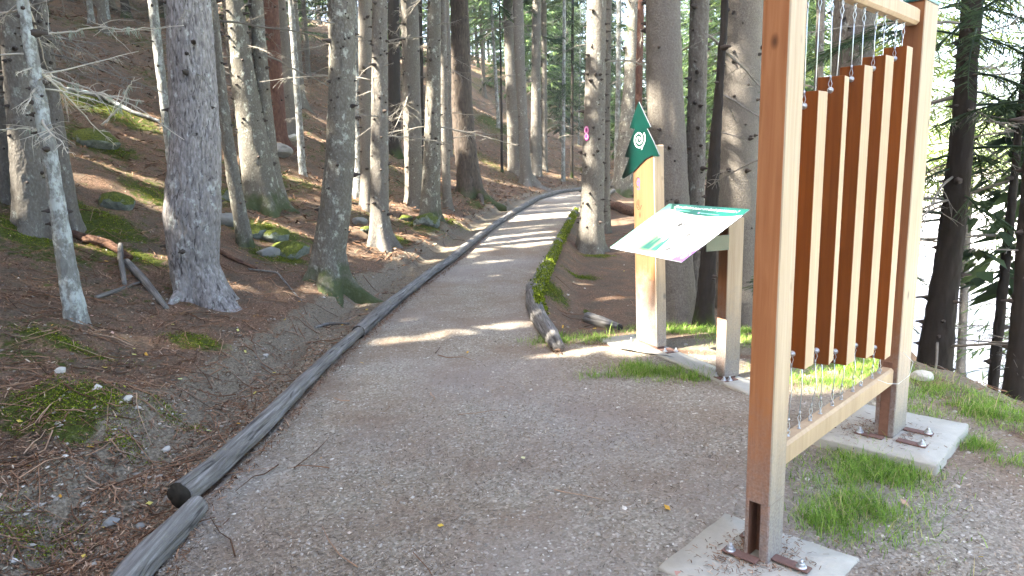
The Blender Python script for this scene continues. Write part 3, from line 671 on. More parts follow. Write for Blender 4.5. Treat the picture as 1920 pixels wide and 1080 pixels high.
tree('spruce_tree', 'thick grey trunk seen through the wooden frame behind the hanging boards', [(1588, 600, 78), (1592, 400, 75), (1598, 150, 73), (1602, 0, 71)], (1586, 640), 'spruce', 24, GC, 2, (2.4, 3.4), stub=56, depth=7.2)
tree('spruce_tree', 'narrow trunk behind the frame between its near post and the first cables', [(1524, 600, 18), (1530, 350, 16), (1539, 0, 15)], (1523, 620), 'spruce', 18, GC, 8, (1.5, 5), stub=12, boughs=7, bz=(1.8, 4.6), depth=9.5)
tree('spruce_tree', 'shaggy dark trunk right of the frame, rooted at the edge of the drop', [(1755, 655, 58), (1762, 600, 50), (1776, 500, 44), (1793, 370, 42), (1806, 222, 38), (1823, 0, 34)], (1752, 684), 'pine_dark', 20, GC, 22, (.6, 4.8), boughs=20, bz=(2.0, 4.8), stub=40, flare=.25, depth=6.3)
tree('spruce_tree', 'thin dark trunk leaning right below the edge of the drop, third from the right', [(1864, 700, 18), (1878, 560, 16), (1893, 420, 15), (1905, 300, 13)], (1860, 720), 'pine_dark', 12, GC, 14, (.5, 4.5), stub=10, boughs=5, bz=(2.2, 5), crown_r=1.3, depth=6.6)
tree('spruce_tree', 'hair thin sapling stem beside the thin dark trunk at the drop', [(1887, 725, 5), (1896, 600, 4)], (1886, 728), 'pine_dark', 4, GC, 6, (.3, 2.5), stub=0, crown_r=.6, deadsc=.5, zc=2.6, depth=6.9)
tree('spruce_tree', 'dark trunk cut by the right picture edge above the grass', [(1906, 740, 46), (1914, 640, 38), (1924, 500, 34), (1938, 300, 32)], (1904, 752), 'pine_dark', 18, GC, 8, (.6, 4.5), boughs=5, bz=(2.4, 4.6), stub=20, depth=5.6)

# ---- the deeper wood: shared meshes, one object each
def lib_trunk(i, mat, r0, H):
    me, pos = trunk_mesh('trunk', [(0, 0, -.5), (0, 0, 0), (.15*math.sin(i), .1*math.cos(i*2), H*.4), (.1, .1, H)], [r0, r0, r0*.75, r0*.1], M[mat], 12, .35, 9, H, 50+i, 0, .3)
    return me
LT = [lib_trunk(i, ['spruce', 'spruce', 'pine_dark', 'pale', 'spruce_warm', 'spruce_moss'][i], [.17, .12, .16, .09, .14, .2][i], [22, 18, 22, 15, 20, 24][i]) for i in range(6)]
LC = [crown_mesh('crown', [3.2, 4.5, 3.8, 5][i], [22, 18, 20, 24][i], [2.2, 1.8, 2.4, 2.6][i], 190, 300+i, bw=.05) for i in range(4)]
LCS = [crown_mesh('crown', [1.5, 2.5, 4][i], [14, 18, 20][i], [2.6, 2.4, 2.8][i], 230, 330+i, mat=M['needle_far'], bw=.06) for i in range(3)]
def dead_set(seed):
    """the dry lower branches of a far tree joined into one mesh"""
    r = random.Random(seed); b = MB()
    for i in range(60):
        z = r.uniform(1.0, 9.5); a = r.uniform(0, 6.283); L = r.uniform(.4, 1.7); d = np.array([math.cos(a), math.sin(a), r.uniform(-.35, .1)])
        P = [d*.1+[0, 0, z], d*L*.5+[0, 0, z+.02], d*L+[0, 0, z-.08*L]]; tube(b, P, [.013, .008, .004], 3, cap=False)
        for j in range(8):
            o = P[0]+(P[2]-P[0])*r.uniform(.2, 1); e_ = np.array([math.cos(a+r.uniform(-1.2, 1.2)), math.sin(a+r.uniform(-1.2, 1.2)), r.uniform(-.6, .2)])*L*.3
            tube(b, [o, o+e_], [.005, .002], 3, cap=False)
    return b.mesh('dead_branches', M['twig'])
DS = [dead_set(i) for i in range(5)]
placed = []
def bg_tree(x, y, label, group, lt, lc, ds=True, s=1., lean=.03, nb=0, sunny=False, deadpale=False):
    z = float(hgt(x, y)); o = tag(empty('spruce_tree', (x, y, z), random.uniform(0, 6.28)), label, 'tree', group)
    o.rotation_euler = (random.gauss(0, lean), random.gauss(0, lean), random.uniform(0, 6.28)); o.scale = (s, s, s)
    if lt is not None: meshobj('trunk', lt, o)
    if lc is not None and y < 30 and x < 0:
        o.rotation_euler = (0, 0, 0); o.scale = (1, 1, 1); k_ = LC.index(lc) if lc in LC else 0
        lc = crown_mesh('crown', [6.5, 7, 6, 7.5][k_], [20, 18, 19, 22][k_], [2.2, 1.8, 2.4, 2.5][k_], 85, 700+len(placed), (x, y, z), True, bw=.08)
    if lc is not None: meshobj('crown', lc, o)
    if ds: tag(meshobj('dead_branches', random.choice(DS), o), kind='stuff')
    for i in range(nb):
        q = bpy.data.objects.new('bough', random.choice(BGN if sunny and y < 24 else (BGF if sunny else BG))); a = random.uniform(0, 6.28)
        q.location = (.1*math.cos(a), .1*math.sin(a), random.uniform(2, 9)); q.rotation_euler = (0, random.uniform(-.1, .4), a); link(q, o)
    placed.append((x, y))
def scatter(n, fx, ok, mind, **kw):
    k = 0; tries = 0
    while k < n and tries < n*60:
        tries += 1; x, y = fx()
        if not ok(x, y) or (x < 0 and y < 34 and blocks(x, y)) or any((x-a)**2+(y-b_)**2 < mind**2 for a, b_ in placed): continue
        lt_ = random.choice(kw['lts']); adj = ['grey barked', 'narrow grey', 'dark barked', 'thin pale', 'light brown barked', 'stout'][LT.index(lt_)]
        bg_tree(x, y, lt=lt_, lc=random.choice(kw['lcs']) if kw['lcs'] else None, label=adj+' '+kw['label'], group=adj+' '+kw['group'], nb=kw.get('nb', 0), s=random.uniform(.8, 1.15), sunny=kw.get('sunny', False)); k += 1
for o in list(COL.objects):
    if o.type == 'EMPTY': placed.append((o.location.x, o.location.y))
U = random.uniform
def inview(x, y, margin=0.): return abs(math.atan2(x, y)) < R(39)+margin
# upper slope on the left, seen between the near trunks
scatter(100, lambda: (U(-56, -2), U(13, 72)), lambda x, y: x < xl(y)-(5 if y < 22 else 2.2) and math.hypot(x, y) > 15 and y > 11, 1.7,
        lts=LT, lcs=LC, label='spruce in the crowded shady wood high up the left slope', group='crowded spruces high up the slope', nb=2)
scatter(58, lambda: (U(-32, -5), U(13, 38)), lambda x, y: x < xl(y)-5.5 and math.hypot(x, y) > 15, 1.25,
        lts=[LT[1], LT[3], LT[2]], lcs=LC, label='trunk with dry side twigs halfway up the left slope', group='thin trunks halfway up the slope', nb=1)
# behind the bend, both sides of where the path disappears
scatter(50, lambda: (U(-6, 34), U(33, 100)), lambda x, y: not (xl(y)-.6 < x < xr(y)+.6) and x < xc(y)+3, 1.5,
        lts=LT, lcs=LC[:2]+LCS+LCS, label='distant spruce in the green wood beyond the bend of the path', group='distant spruces beyond the bend', nb=8)
UF = [crown_mesh('crown', .4, H_, R_, 130, 360+i, mat=M[m_], bw=.05) for i, (H_, R_, m_) in enumerate([(5, 1.6, 'needle_far'), (7, 1.9, 'needle'), (3.5, 1.3, 'needle_far')])]
UT = trunk_mesh('trunk', [(0, 0, -.3), (0, 0, 0), (0, 0, 5)], [.06, .06, .02], M['spruce'], 8, .4, 3, 5, 77)[0]
def firs(n, fx, ok, label, group):
    k = 0
    for _ in range(n*40):
        if k >= n: break
        x, y = fx()
        if not ok(x, y) or any((x-a)**2+(y-b_)**2 < 1 for a, b_ in placed): continue
        o = tag(empty('young_spruce', (x, y, float(hgt(x, y))), U(0, 6)), label, 'tree', group); meshobj('trunk', UT, o); meshobj('crown', random.choice(UF), o); s_ = U(.6, 1.2); o.scale = (s_, s_, s_); placed.append((x, y)); k += 1
firs(26, lambda: (U(-16, 24), U(36, 62)), lambda x, y: not (xl(y)-1.2 < x < xr(y)+1.2) and x < xc(y)+6, 'young green spruce between the far trunks beyond the bend', 'young spruces beyond the bend')
firs(26, lambda: (U(-44, -12), U(26, 60)), lambda x, y: xl(y)-x > 16, 'young spruce in the shade at the top of the slope', 'young spruces at the top of the slope')
b = MB()
for i in range(44):   # the farthest trees melt into one pale green mass
    x, y = U(-30, 50), U(72, 130)
    if x > xc(y)+12: continue
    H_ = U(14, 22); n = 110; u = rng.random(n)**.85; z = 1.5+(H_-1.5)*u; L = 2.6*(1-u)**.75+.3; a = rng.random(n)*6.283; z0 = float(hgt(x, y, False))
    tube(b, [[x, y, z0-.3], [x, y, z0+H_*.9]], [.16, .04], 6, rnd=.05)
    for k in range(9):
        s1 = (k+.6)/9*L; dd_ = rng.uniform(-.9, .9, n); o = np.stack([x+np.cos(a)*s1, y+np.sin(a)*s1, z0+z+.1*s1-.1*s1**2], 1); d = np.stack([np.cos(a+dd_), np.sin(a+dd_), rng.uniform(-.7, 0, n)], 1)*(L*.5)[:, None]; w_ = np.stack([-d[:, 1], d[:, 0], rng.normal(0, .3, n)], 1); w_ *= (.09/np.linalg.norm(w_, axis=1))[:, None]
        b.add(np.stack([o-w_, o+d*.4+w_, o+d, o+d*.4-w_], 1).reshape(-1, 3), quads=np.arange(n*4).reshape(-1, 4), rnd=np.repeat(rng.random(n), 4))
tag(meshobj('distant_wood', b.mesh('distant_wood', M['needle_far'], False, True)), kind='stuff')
# below the crest on the right: sparse, sunlit
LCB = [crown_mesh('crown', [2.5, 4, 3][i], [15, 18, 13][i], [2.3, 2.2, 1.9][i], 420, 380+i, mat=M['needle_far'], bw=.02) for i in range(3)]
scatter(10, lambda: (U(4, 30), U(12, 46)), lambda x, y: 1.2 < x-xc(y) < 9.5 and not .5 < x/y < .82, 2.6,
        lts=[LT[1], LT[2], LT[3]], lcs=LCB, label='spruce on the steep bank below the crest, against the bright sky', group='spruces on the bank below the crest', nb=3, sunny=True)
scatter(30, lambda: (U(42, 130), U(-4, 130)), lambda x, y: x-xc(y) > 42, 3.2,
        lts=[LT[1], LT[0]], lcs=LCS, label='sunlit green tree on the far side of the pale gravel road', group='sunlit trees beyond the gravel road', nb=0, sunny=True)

LCG = [crown_mesh('crown', [4.6, 5.2][i], [15, 17][i], [2.5, 2.3][i], 430, 390+i, mat=M['leafy'], bw=.02) for i in range(2)]
for i, (x, y, lb) in enumerate([(9.0, 16.6, 'slim spruce on the bank just left of the white road'), (13.2, 19.5, 'farthest slim spruce on the bank against the white road')]):
    bg_tree(x, y, lb, 'slim spruces before the white road', LT[1] if i % 2 else LT[3], LCG[i % 2], True, 1.)
# the wood goes on behind and beside the viewer: its canopy makes the shade
k = 0
for i in range(3000):
    x, y = U(-34, 3), U(-26, 16)
    if i < 12: x, y = [(-7.0, 3.6), (-8.8, -.3), (-14.4, -2.6), (-13.3, -.6), (-10.6, -.4), (-16.6, -2.2), (-12.2, -3.2), (-9.2, 2.0), (-15, 1.2), (-7.5, -1.8), (-18.5, .2), (-11.5, 4.2)][i]  # extra unseen trees added to keep stray sun off the near path
    if k >= 108: break
    if inview(x, y, .10) or math.hypot(x, y) < 3.2 or (x > -2.6 and x < 3.4 and y > -8) or (i > 11 and blocks(x, y)) or any((x-a)**2+(y-b_)**2 < (2 if i < 12 else 4.5) for a, b_ in placed): continue
    z = float(hgt(x, y)); o = tag(empty('spruce_tree', (x, y, z)), 'spruce of the wood that goes on beside and behind the viewpoint', 'tree', 'spruces beside and behind the viewpoint')
    meshobj('trunk', random.choice(LT), o); H_ = U(16, 23)
    meshobj('crown', crown_mesh('crown', U(3.5, 6.5), H_, U(2.4, 3.1), 300 if i < 12 else 190, 500+i, (x, y, z), True, bw=.13), o)
    placed.append((x, y)); k += 1

# ------------------------------------------------------------------ edging logs, roots, dead wood
def loglike(name, label, cat, pts, rad, mat, group=None, n=44, seed=1, knob=.16, crack=.13, step=.025, endmat=None):
    """a log along world points; its mesh has local Z along the log"""
    pts = np.array(pts, float); rad = np.array(rad, float)
    s = np.r_[0, np.cumsum(np.linalg.norm(np.diff(pts, axis=0), axis=1))]; ss = np.arange(0, s[-1], step); ss = np.r_[ss, s[-1]]
    P = np.stack([np.interp(ss, s, pts[:, i]) for i in range(3)], 1)
    for _ in range(6): P[1:-1] = (P[:-2]+2*P[1:-1]+P[2:])/4
    rr = np.interp(ss, s, rad)
    Z = Vector(pts[-1]-pts[0]).normalized(); X = Z.cross(Vector((0, 0, 1))).normalized(); Y = Z.cross(X)
    Mx = Matrix((X, Y, Z)).transposed().to_4x4(); Mx.translation = Vector(pts[0])
    A = np.array(Mx.to_3x3()); Lp = (P-pts[0])@A
    def wob(Q_, th):
        h = Q_[:, 2][:, None]; c_, s_ = np.cos(th)[None], np.sin(th)[None]
        w_ = 1+knob*fbm(c_*1.2+seed, s_*1.2, h*1.6, seed, 3)
        if crack: w_ = w_-crack*(1-sstep(0, .11, np.abs(fbm(c_*4.1, s_*4.1, h*.9+seed, seed+4, 3))))+.02*vnoise(c_*14, s_*14, h*2.5, seed)
        return w_
    b = MB(); th_ = np.linspace(0, 2*math.pi, n, endpoint=False); h_ = Lp[:, 2][:, None]
    tube(b, Lp, rr, n, wob=wob, rnd=sstep(0, .12, np.abs(fbm(np.cos(th_)[None]*4.1, np.sin(th_)[None]*4.1, h_*.9+seed, seed+4, 3))))
    nq = len(b.q[0]); nt = len(b.t[0]); fm = [0]*nq+([1] if endmat else [0])*nt
    me = b.mesh(name, [M[mat], M[endmat or mat]], True, True, fmat=fm)
    o = bpy.data.objects.new(name, me); o.matrix_world = Mx; link(o)
    if label: tag(o, label, cat, group)
    return o
def gpt(px, py, lift=0.): p = hit(px, py); return [p[0], p[1], p[2]+lift]
def epts(pix, lift): return [[*on_path(*p), float(pathz(on_path(*p)[1]))+lift] for p in pix]
GLG = 'weathered logs edging the path'
loglike('edging_log', 'nearest edging log at the bottom left, running out of the picture under the next one', 'log', epts([(215, 1150), (262, 1078), (330, 1010), (372, 962)], .035), [.072, .070, .066, .055], 'log', GLG, seed=3)
loglike('edging_log', 'long weathered grey edging log with a dark sawn end, nearest whole one on the left', 'log', epts([(338, 948), (400, 900), (490, 815), (570, 730), (630, 672), (682, 625)], .055), [.070, .066, .062, .058, .054, .048], 'log', GLG, seed=5, endmat='endgrain')
loglike('edging_log', 'second grey edging log on the left, from the yellow leaf up to the lichened spruce', 'log', epts([(672, 632), (720, 588), (765, 552), (810, 516), (852, 487)], .05), [.068, .07, .068, .062, .06], 'log', GLG, seed=8, endmat='endgrain')
loglike('edging_log', 'third edging log on the left, slim and pale, beside the striped part of the path', 'log', epts([(846, 491), (885, 458), (925, 428), (962, 402)], .05), [.068, .07, .068, .062], 'log', GLG, seed=11)
loglike('edging_log', 'farthest edging log on the left where the path starts to bend', 'log', epts([(958, 405), (985, 388), (1012, 373), (1050, 362), (1092, 357)], .05), [.075, .08, .08, .08, .08], 'log', GLG, seed=14, step=.1)
L1 = loglike('edging_log', 'mossy edging log right of the path below the trail mark tree', 'log', epts([(1000, 560), (1012, 532), (1028, 500), (1048, 458), (1066, 424), (1080, 398)], .07), [.10, .095, .085, .08, .08, .08], 'log', GLG, seed=17)
L2 = loglike('edging_log', 'curved decaying end log right of the path, bending down to the sunlit slab', 'log', epts([(997, 545), (1000, 575), (1012, 605), (1030, 632), (1048, 660)], .04), [.085, .09, .088, .08, .055], 'log', GLG, seed=19, crack=.16, knob=.2)
loglike('edging_log', 'pale far edging log glimpsed right of the path behind the trail mark tree', 'log', [[float(xr(y))+.05, y, float(pathz(y))+.04] for y in (17.5, 20, 22.5, 25)], [.07, .07, .07, .07], 'log', GLG, seed=23, step=.1)
# rotten red heart of the curved end log
b = MB(); r = np.random.default_rng(5); o_ = gpt(1040, 650)
for i in range(900):
    t_ = r.random(); px, py = 1008+40*t_+r.normal(0, 5), 598+62*t_+r.normal(0, 5); q = hit(px, py); s_ = r.uniform(.006, .02)
    d = r.normal(size=3); d /= np.linalg.norm(d); e_ = np.cross(d, [0, 0, 1])*.3*s_
    c_ = np.array(q)+[0, 0, abs(r.normal(0, .022))]; b.add([c_-d*s_-e_, c_+d*s_-e_, c_+d*s_+e_, c_-d*s_+e_], quads=[[0, 1, 2, 3]], rnd=r.random()*.8)
tag(meshobj('rotten_wood_crumbs', b.mesh('rotten_wood_crumbs', M['litter'], rnd=True)), kind='stuff')

# upright stakes that hold the right-hand logs
for (px, py, h_, lb) in [(1055, 500, .38, 'short upright stake holding the mossy log, upper one of the pair side by side'), (1046, 503, .36, 'short upright stake holding the mossy log, lower one of the pair side by side'),
                         (1040, 586, .25, 'mossy topped stake behind the joint of the two right edging logs')]:
    q = hit(px, py); y = q[1]; x = float(xr(y))+.16; z = float(pathz(y))
    loglike('wooden_stake', lb, 'stake', [[x, y, z-.45], [x+.01, y, z-.1], [x, y, z+.02]], [.045, .043, .038], 'log', 'stakes holding the logs', n=12, seed=int(px))

def tufts(n, fpos, seed, size=(.012, .03)):
    """moss: many tiny upright flecks"""
    r = np.random.default_rng(seed); b = MB(); C_, N_ = fpos(r, n)
    s_ = r.uniform(*size, n)[:, None]; d = N_+r.normal(0, .5, (n, 3)); d /= np.linalg.norm(d, axis=1)[:, None]
    e_ = np.cross(d, r.normal(size=(n, 3))); e_ /= np.linalg.norm(e_, axis=1)[:, None]
    q = np.stack([C_-e_*s_*.45, C_+e_*s_*.45, C_+d*s_+e_*s_*.2, C_+d*s_-e_*s_*.2], 1).reshape(-1, 3)
    b.add(q, quads=np.arange(n*4).reshape(-1, 4), rnd=np.repeat(np.clip(r.normal(.5, .25, n), 0, 1), 4))
    return b.mesh('moss', M['mossm'], False, True)
def on_log(obj, lo, hi, side, spread=.7, thick=.012):
    me = obj.data; co = np.array([v.co[:] for v in me.vertices]); no = np.array([v.normal[:] for v in me.vertices])
    A = np.array(obj.matrix_world.to_3x3()); nw = no@A.T
    z = co[:, 2]; L = z.max(); ok = (z > lo*L) & (z < hi*L) & ((nw@np.array(side)) > spread) & (fbm(co[:, 0]*5, co[:, 1]*5, co[:, 2]*2.2, 8) > -.18)
    ids = np.where(ok)[0]
    def f(r, n):
        i = r.choice(ids, n); return co[i]+no[i]*r.uniform(-.004, thick, n)[:, None]+r.normal(0, .012, (n, 3)), no[i]
    return f
tag(meshobj('moss', tufts(9000, on_log(L1, .0, .95, (.75, -.1, .65), .55, .022), 3, (.008, .022)), L1), kind='stuff')
tag(meshobj('moss', tufts(1600, on_log(L2, .0, .5, (.8, .2, .6), .6, .02), 4), L2), kind='stuff')

loglike('fallen_log', 'short dark broken log lying on the bare earth between path and signpost', 'log', [gpt(1098, 602, .04), gpt(1125, 612, .05), gpt(1162, 618, .02)], [.075, .085, .05], 'log', seed=31, knob=.4, crack=.2, n=22, endmat='endgrain')
loglike('fallen_log', 'broken log with a reddish torn end, on the bank behind the trail mark tree', 'log', [gpt(1146, 388, .08), gpt(1166, 398, .1), gpt(1192, 404, .08)], [.13, .14, .12], 'rot', seed=33, knob=.4, n=18, step=.06)
loglike('tree_stump', 'small dark mossy stump beside the log near the bend', 'stump', [gpt(1027, 355, -.1), gpt(1027, 355, .1), gpt(1027, 355, .28)], [.20, .17, .15], 'rot', seed=35, knob=.3, n=16, step=.05)
loglike('exposed_root', 'thick light brown root arching from behind the pale trunk towards the big pine', 'root', [gpt(128, 440, .02), gpt(165, 458, .07), gpt(205, 468, .07), gpt(245, 488, .03)], [.06, .06, .055, .04], 'rot', 'exposed roots', seed=41, n=14)
loglike('exposed_root', 'mossy root stub standing bent beside the arching root', 'root', [gpt(228, 478, .12), gpt(228, 500, .10), gpt(234, 535, .02)], [.03, .032, .022], 'log', 'exposed roots', seed=42, n=12)
loglike('exposed_root', 'dark root running down to the foot of the big pine', 'root', [gpt(238, 500, .06), gpt(268, 530, .05), gpt(312, 580, .0)], [.04, .045, .03], 'log', 'exposed roots', seed=43, n=14)
loglike('exposed_root', 'thin low root on the moss patch right of the big pine', 'root', [gpt(402, 470, .02), gpt(440, 490, .03), gpt(482, 505, .01)], [.03, .03, .02], 'rot', 'exposed roots', seed=44, n=12)
loglike('exposed_root', 'short knobby root spreading right from the foot of the big pine', 'root', [gpt(392, 556, .05), gpt(412, 572, .04), gpt(432, 580, -.01)], [.065, .05, .03], 'pine', 'exposed roots', seed=51, n=16)
loglike('exposed_root', 'lichened root bulging left at the foot of the big pine', 'root', [gpt(360, 545, .06), gpt(335, 560, .04), gpt(318, 572, -.01)], [.07, .055, .03], 'pine', 'exposed roots', seed=52, n=16)
loglike('exposed_root', 'thin root line crossing the litter left of the big pine', 'root', [gpt(180, 560, .01), gpt(220, 548, .02), gpt(262, 532, .01)], [.022, .024, .014], 'log', 'exposed roots', seed=53, n=10)
loglike('exposed_root', 'root running down the bank from the pair before the bend', 'root', [gpt(996, 338, .1), gpt(1008, 345, .08), gpt(1020, 356, -.02)], [.10, .08, .05], 'spruce', 'exposed roots', seed=54, n=10, step=.1)
loglike('exposed_root', 'root curving off the foot of the dark brown pine', 'root', [gpt(890, 356, .15), gpt(900, 372, .1), gpt(905, 385, -.02)], [.13, .1, .05], 'pine_dark', 'exposed roots', seed=55, n=10, step=.1)
loglike('fallen_branch', 'barkless pale stick lying on the slope above the mossy ledge at the upper left', 'branch', [gpt(128, 178, .1), gpt(190, 188, .1), gpt(250, 215, .05), gpt(300, 232, .05)], [.045, .05, .04, .03], 'pale', seed=45, n=10)
loglike('fallen_branch', 'straight stick on the litter below the mossy stones', 'branch', [gpt(466, 508, .02), gpt(520, 515, .03), gpt(560, 560, .01)], [.012, .012, .008], 'log', seed=46, n=8)
loglike('fallen_branch', 'grey stick in the ditch just left of the log by the yellow leaf', 'branch', [gpt(590, 618, .02), gpt(615, 612, .03), gpt(655, 610, .02)], [.02, .02, .012], 'log', seed=47, n=8)
# the three long bright bare branches in front of the left trunks
def bare_branch(label, pix, y0, y1, r0, seed, twigs=9):
    n = len(pix); pts = [at_y(px, py, y0+(y1-y0)*i/(n-1)) for i, (px, py) in enumerate(pix)]
    root = pts[0]; P = np.array(pts)-root; s_ = np.linspace(0, 1, n); tt = np.linspace(0, 1, 26)
    C_ = np.stack([np.interp(tt, s_, P[:, k]) for k in range(3)], 1)
    for _ in range(3): C_[1:-1] = (C_[:-2]+2*C_[1:-1]+C_[2:])/4
    C_[1:-1] += np.random.default_rng(seed).normal(0, .006, (24, 3))
    b = MB(); tube(b, C_, np.linspace(r0, r0*.25, 26), 7)
    r = np.random.default_rng(seed+1); T = C_[-1]-C_[0]; T /= np.linalg.norm(T)
    for k in range(twigs):
        i = r.integers(3, 24); d = T*r.uniform(-.1, .8)+r.normal(0, .55, 3); d /= np.linalg.norm(d); l = r.uniform(.12, .5)*(1.2-i/26)
        q = [C_[i]]; 
        for j in range(5): d = d+r.normal(0, .18, 3)+[0, 0, -.05]; d /= np.linalg.norm(d); q.append(q[-1]+d*l/5)
        tube(b, q, np.linspace(r0*.4, r0*.12, 6), 4, cap=False)
    o = tag(meshobj('bare_branch', b.mesh('bare_branch', M['twigpale'], True), None, root), label, 'branch', 'bare branches hanging across the left trunks')
    bl = MB()
    for k in range(int(twigs*.8)):
        i = r.integers(3, 25); c_ = C_[i]
        for j in range(12):
            a = c_+r.normal(0, .012, 3); e_ = a+np.array([r.normal(0, .018), r.normal(0, .018), -r.uniform(.01, .07)])
            bl.add([a-[.002, 0, 0], a+[.002, 0, 0], e_+[.001, 0, 0], e_-[.001, 0, 0]], quads=[[0, 1, 2, 3]])
    tag(meshobj('lichen', bl.mesh('lichen', M['lichen']), o), kind='stuff')
    return o
bare_branch('bright forked bare branch sweeping right from the pale leaning trunk, longest one', [(55, 112), (110, 150), (170, 168), (260, 200), (345, 262)], 6.6, 6.0, .011, 3)
bare_branch('bare lichened branch dipping below the longest one and ending in a bright stub', [(58, 118), (90, 145), (140, 172), (200, 178), (270, 190)], 6.2, 6.6, .014, 4)
bare_branch('bare branch running level to the right at the height of the thin pale trunk', [(50, 60), (110, 62), (180, 50), (265, 55), (345, 48)], 6.0, 6.4, .009, 5, 12)
bare_branch('bare branch pointing left out of the picture from the pale leaning trunk', [(80, 245), (50, 240), (0, 245), (-40, 240)], 6.6, 6.0, .009, 6, 6)
bare_branch('crooked pale branch standing up steeply over the mossy ledge', [(190, 235), (222, 205), (240, 165), (252, 145)], 7.2, 7.2, .012, 7, 5)

# ------------------------------------------------------------------ wooden chime frame
AZF = R(45.3); O2 = (1.004, 2.543)
def bevbox(b, lo, hi, r_=.004):
    """box with chamfered vertical edges and top"""
    lo, hi = np.array(lo), np.array(hi); c_ = (lo+hi)/2; s_ = hi-lo
    pts = []
    for ax in range(3):
        for sx in (-1, 1):
            for (i, j) in ((-1, -1), (1, -1), (1, 1), (-1, 1)):
                v = np.zeros(3); v[ax] = sx*s_[ax]/2; o1, o2 = [k for k in range(3) if k != ax]
                v[o1] = i*(s_[o1]/2-r_); v[o2] = j*(s_[o2]/2-r_); pts.append(v+c_)
    pts = np.array(pts)
    bm = __import__('bmesh').new(); vs = [bm.verts.new(p) for p in pts]
    __import__('bmesh').ops.convex_hull(bm, input=vs)
    __import__('bmesh').ops.dissolve_limit(bm, angle_limit=.01, verts=bm.verts, edges=bm.edges)
    return bm
def boxmesh(name, lo, hi, mats, r_=.004, pick=None):
    bm = bevbox(None, lo, hi, r_); me = bpy.data.meshes.new(name)
    if pick:
        bm.normal_update()
        for f in bm.faces: f.material_index = pick(f.normal)
    bm.to_mesh(me); bm.free()
    for m_ in (mats if isinstance(mats, (list, tuple)) else [mats]): me.materials.append(m_)
    return me
fr = tag(empty('play_structure', (O2[0], O2[1], 0), -AZF), 'tall larch frame of two posts and two crossbars from which the brown boards hang', 'play structure')
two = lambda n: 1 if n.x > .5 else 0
# near post with the slot for its steel foot
b = MB(); x0, x1, y0, y1, zs_ = -.103, 0., 0., .141, .262
def prism(b, poly, z0, z1, bot=True, top=True):
    n = len(poly); v = [[x, y, z0] for x, y in poly]+[[x, y, z1] for x, y in poly]
    for i in range(n): b.add([v[i], v[(i+1) % n], v[n+(i+1) % n], v[n+i]], quads=[[0, 1, 2, 3]])
ch = .005
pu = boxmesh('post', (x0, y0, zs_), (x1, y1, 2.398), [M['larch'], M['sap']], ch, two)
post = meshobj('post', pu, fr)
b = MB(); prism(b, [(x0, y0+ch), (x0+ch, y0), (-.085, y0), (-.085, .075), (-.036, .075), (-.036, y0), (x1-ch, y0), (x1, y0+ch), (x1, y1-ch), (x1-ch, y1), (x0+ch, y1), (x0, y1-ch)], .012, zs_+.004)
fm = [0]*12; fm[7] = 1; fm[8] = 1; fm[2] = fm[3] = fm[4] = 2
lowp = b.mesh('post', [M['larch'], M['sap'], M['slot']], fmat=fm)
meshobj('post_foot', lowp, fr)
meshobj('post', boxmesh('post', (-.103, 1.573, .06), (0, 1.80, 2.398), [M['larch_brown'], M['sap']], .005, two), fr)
# dark slot strip on the far post's near face
meshobj('slot', boxmesh('slot', (-.078, 1.569, .065), (-.030, 1.575, .50), M['slot'], .001), fr)
for y_, l_ in ((-.004, .149), (1.569, .235)):
    meshobj('post_cap', boxmesh('post_cap', (-.107, y_, 2.398), (.004, y_+l_, 2.412), M['teal'], .002), fr)
tag(meshobj('crossbar', boxmesh('crossbar', (-.088, .141, 2.279), (-.020, 1.573, 2.362), M['sapclean'], .014), fr), 'upper crossbar')
tag(meshobj('crossbar', boxmesh('crossbar', (-.088, .141, .368), (-.020, 1.573, .469), M['sapclean'], .012), fr), 'lower crossbar')
def plate(par, lo, hi): return meshobj('base_plate', boxmesh('base_plate', lo, hi, M['rust'], .003), par)
for yb, zb in ((0, .020), (1.573, .058)):
    for xa, ya_ in ((-.18, -.045), (-.18, .11), (.0, .03)) if yb == 0 else ((-.19, -.06), (-.16, .16), (.02, -.03), (.0, .17)):
        plate(fr, (xa, yb+ya_, zb), (xa+.15, yb+ya_+.05, zb+.009))
def lathe(b, prof, n=12, c=(0, 0, 0)):
    th = np.linspace(0, 2*math.pi, n, endpoint=False); k = len(prof)
    v = [[r_*math.cos(t_)+c[0], r_*math.sin(t_)+c[1], z+c[2]] for r_, z in prof for t_ in th]
    q = [[i*n+j, i*n+(j+1) % n, (i+1)*n+(j+1) % n, (i+1)*n+j] for i in range(k-1) for j in range(n)]; b.add(v, quads=q)
b = MB(); lathe(b, [(.0, .003), (.021, .003), (.021, .0), (.021, .0)][::-1], 14); lathe(b, [(.015, .003), (.015, .015), (.0145, .0155), (.0, .0155)], 6); lathe(b, [(.007, .0155), (.007, .030), (.0, .030)], 8)
BOLT = b.mesh('bolt', M['steel'], False)
for x, y, z in [(-.15, -.02, .029), (.115, .055, .029), (-.15, .135, .029), (-.165, 1.538, .067), (.145, 1.568, .067), (.125, 1.768, .067), (-.14, 1.758, .067)]:
    meshobj('bolt', BOLT, fr, (x, y, z))
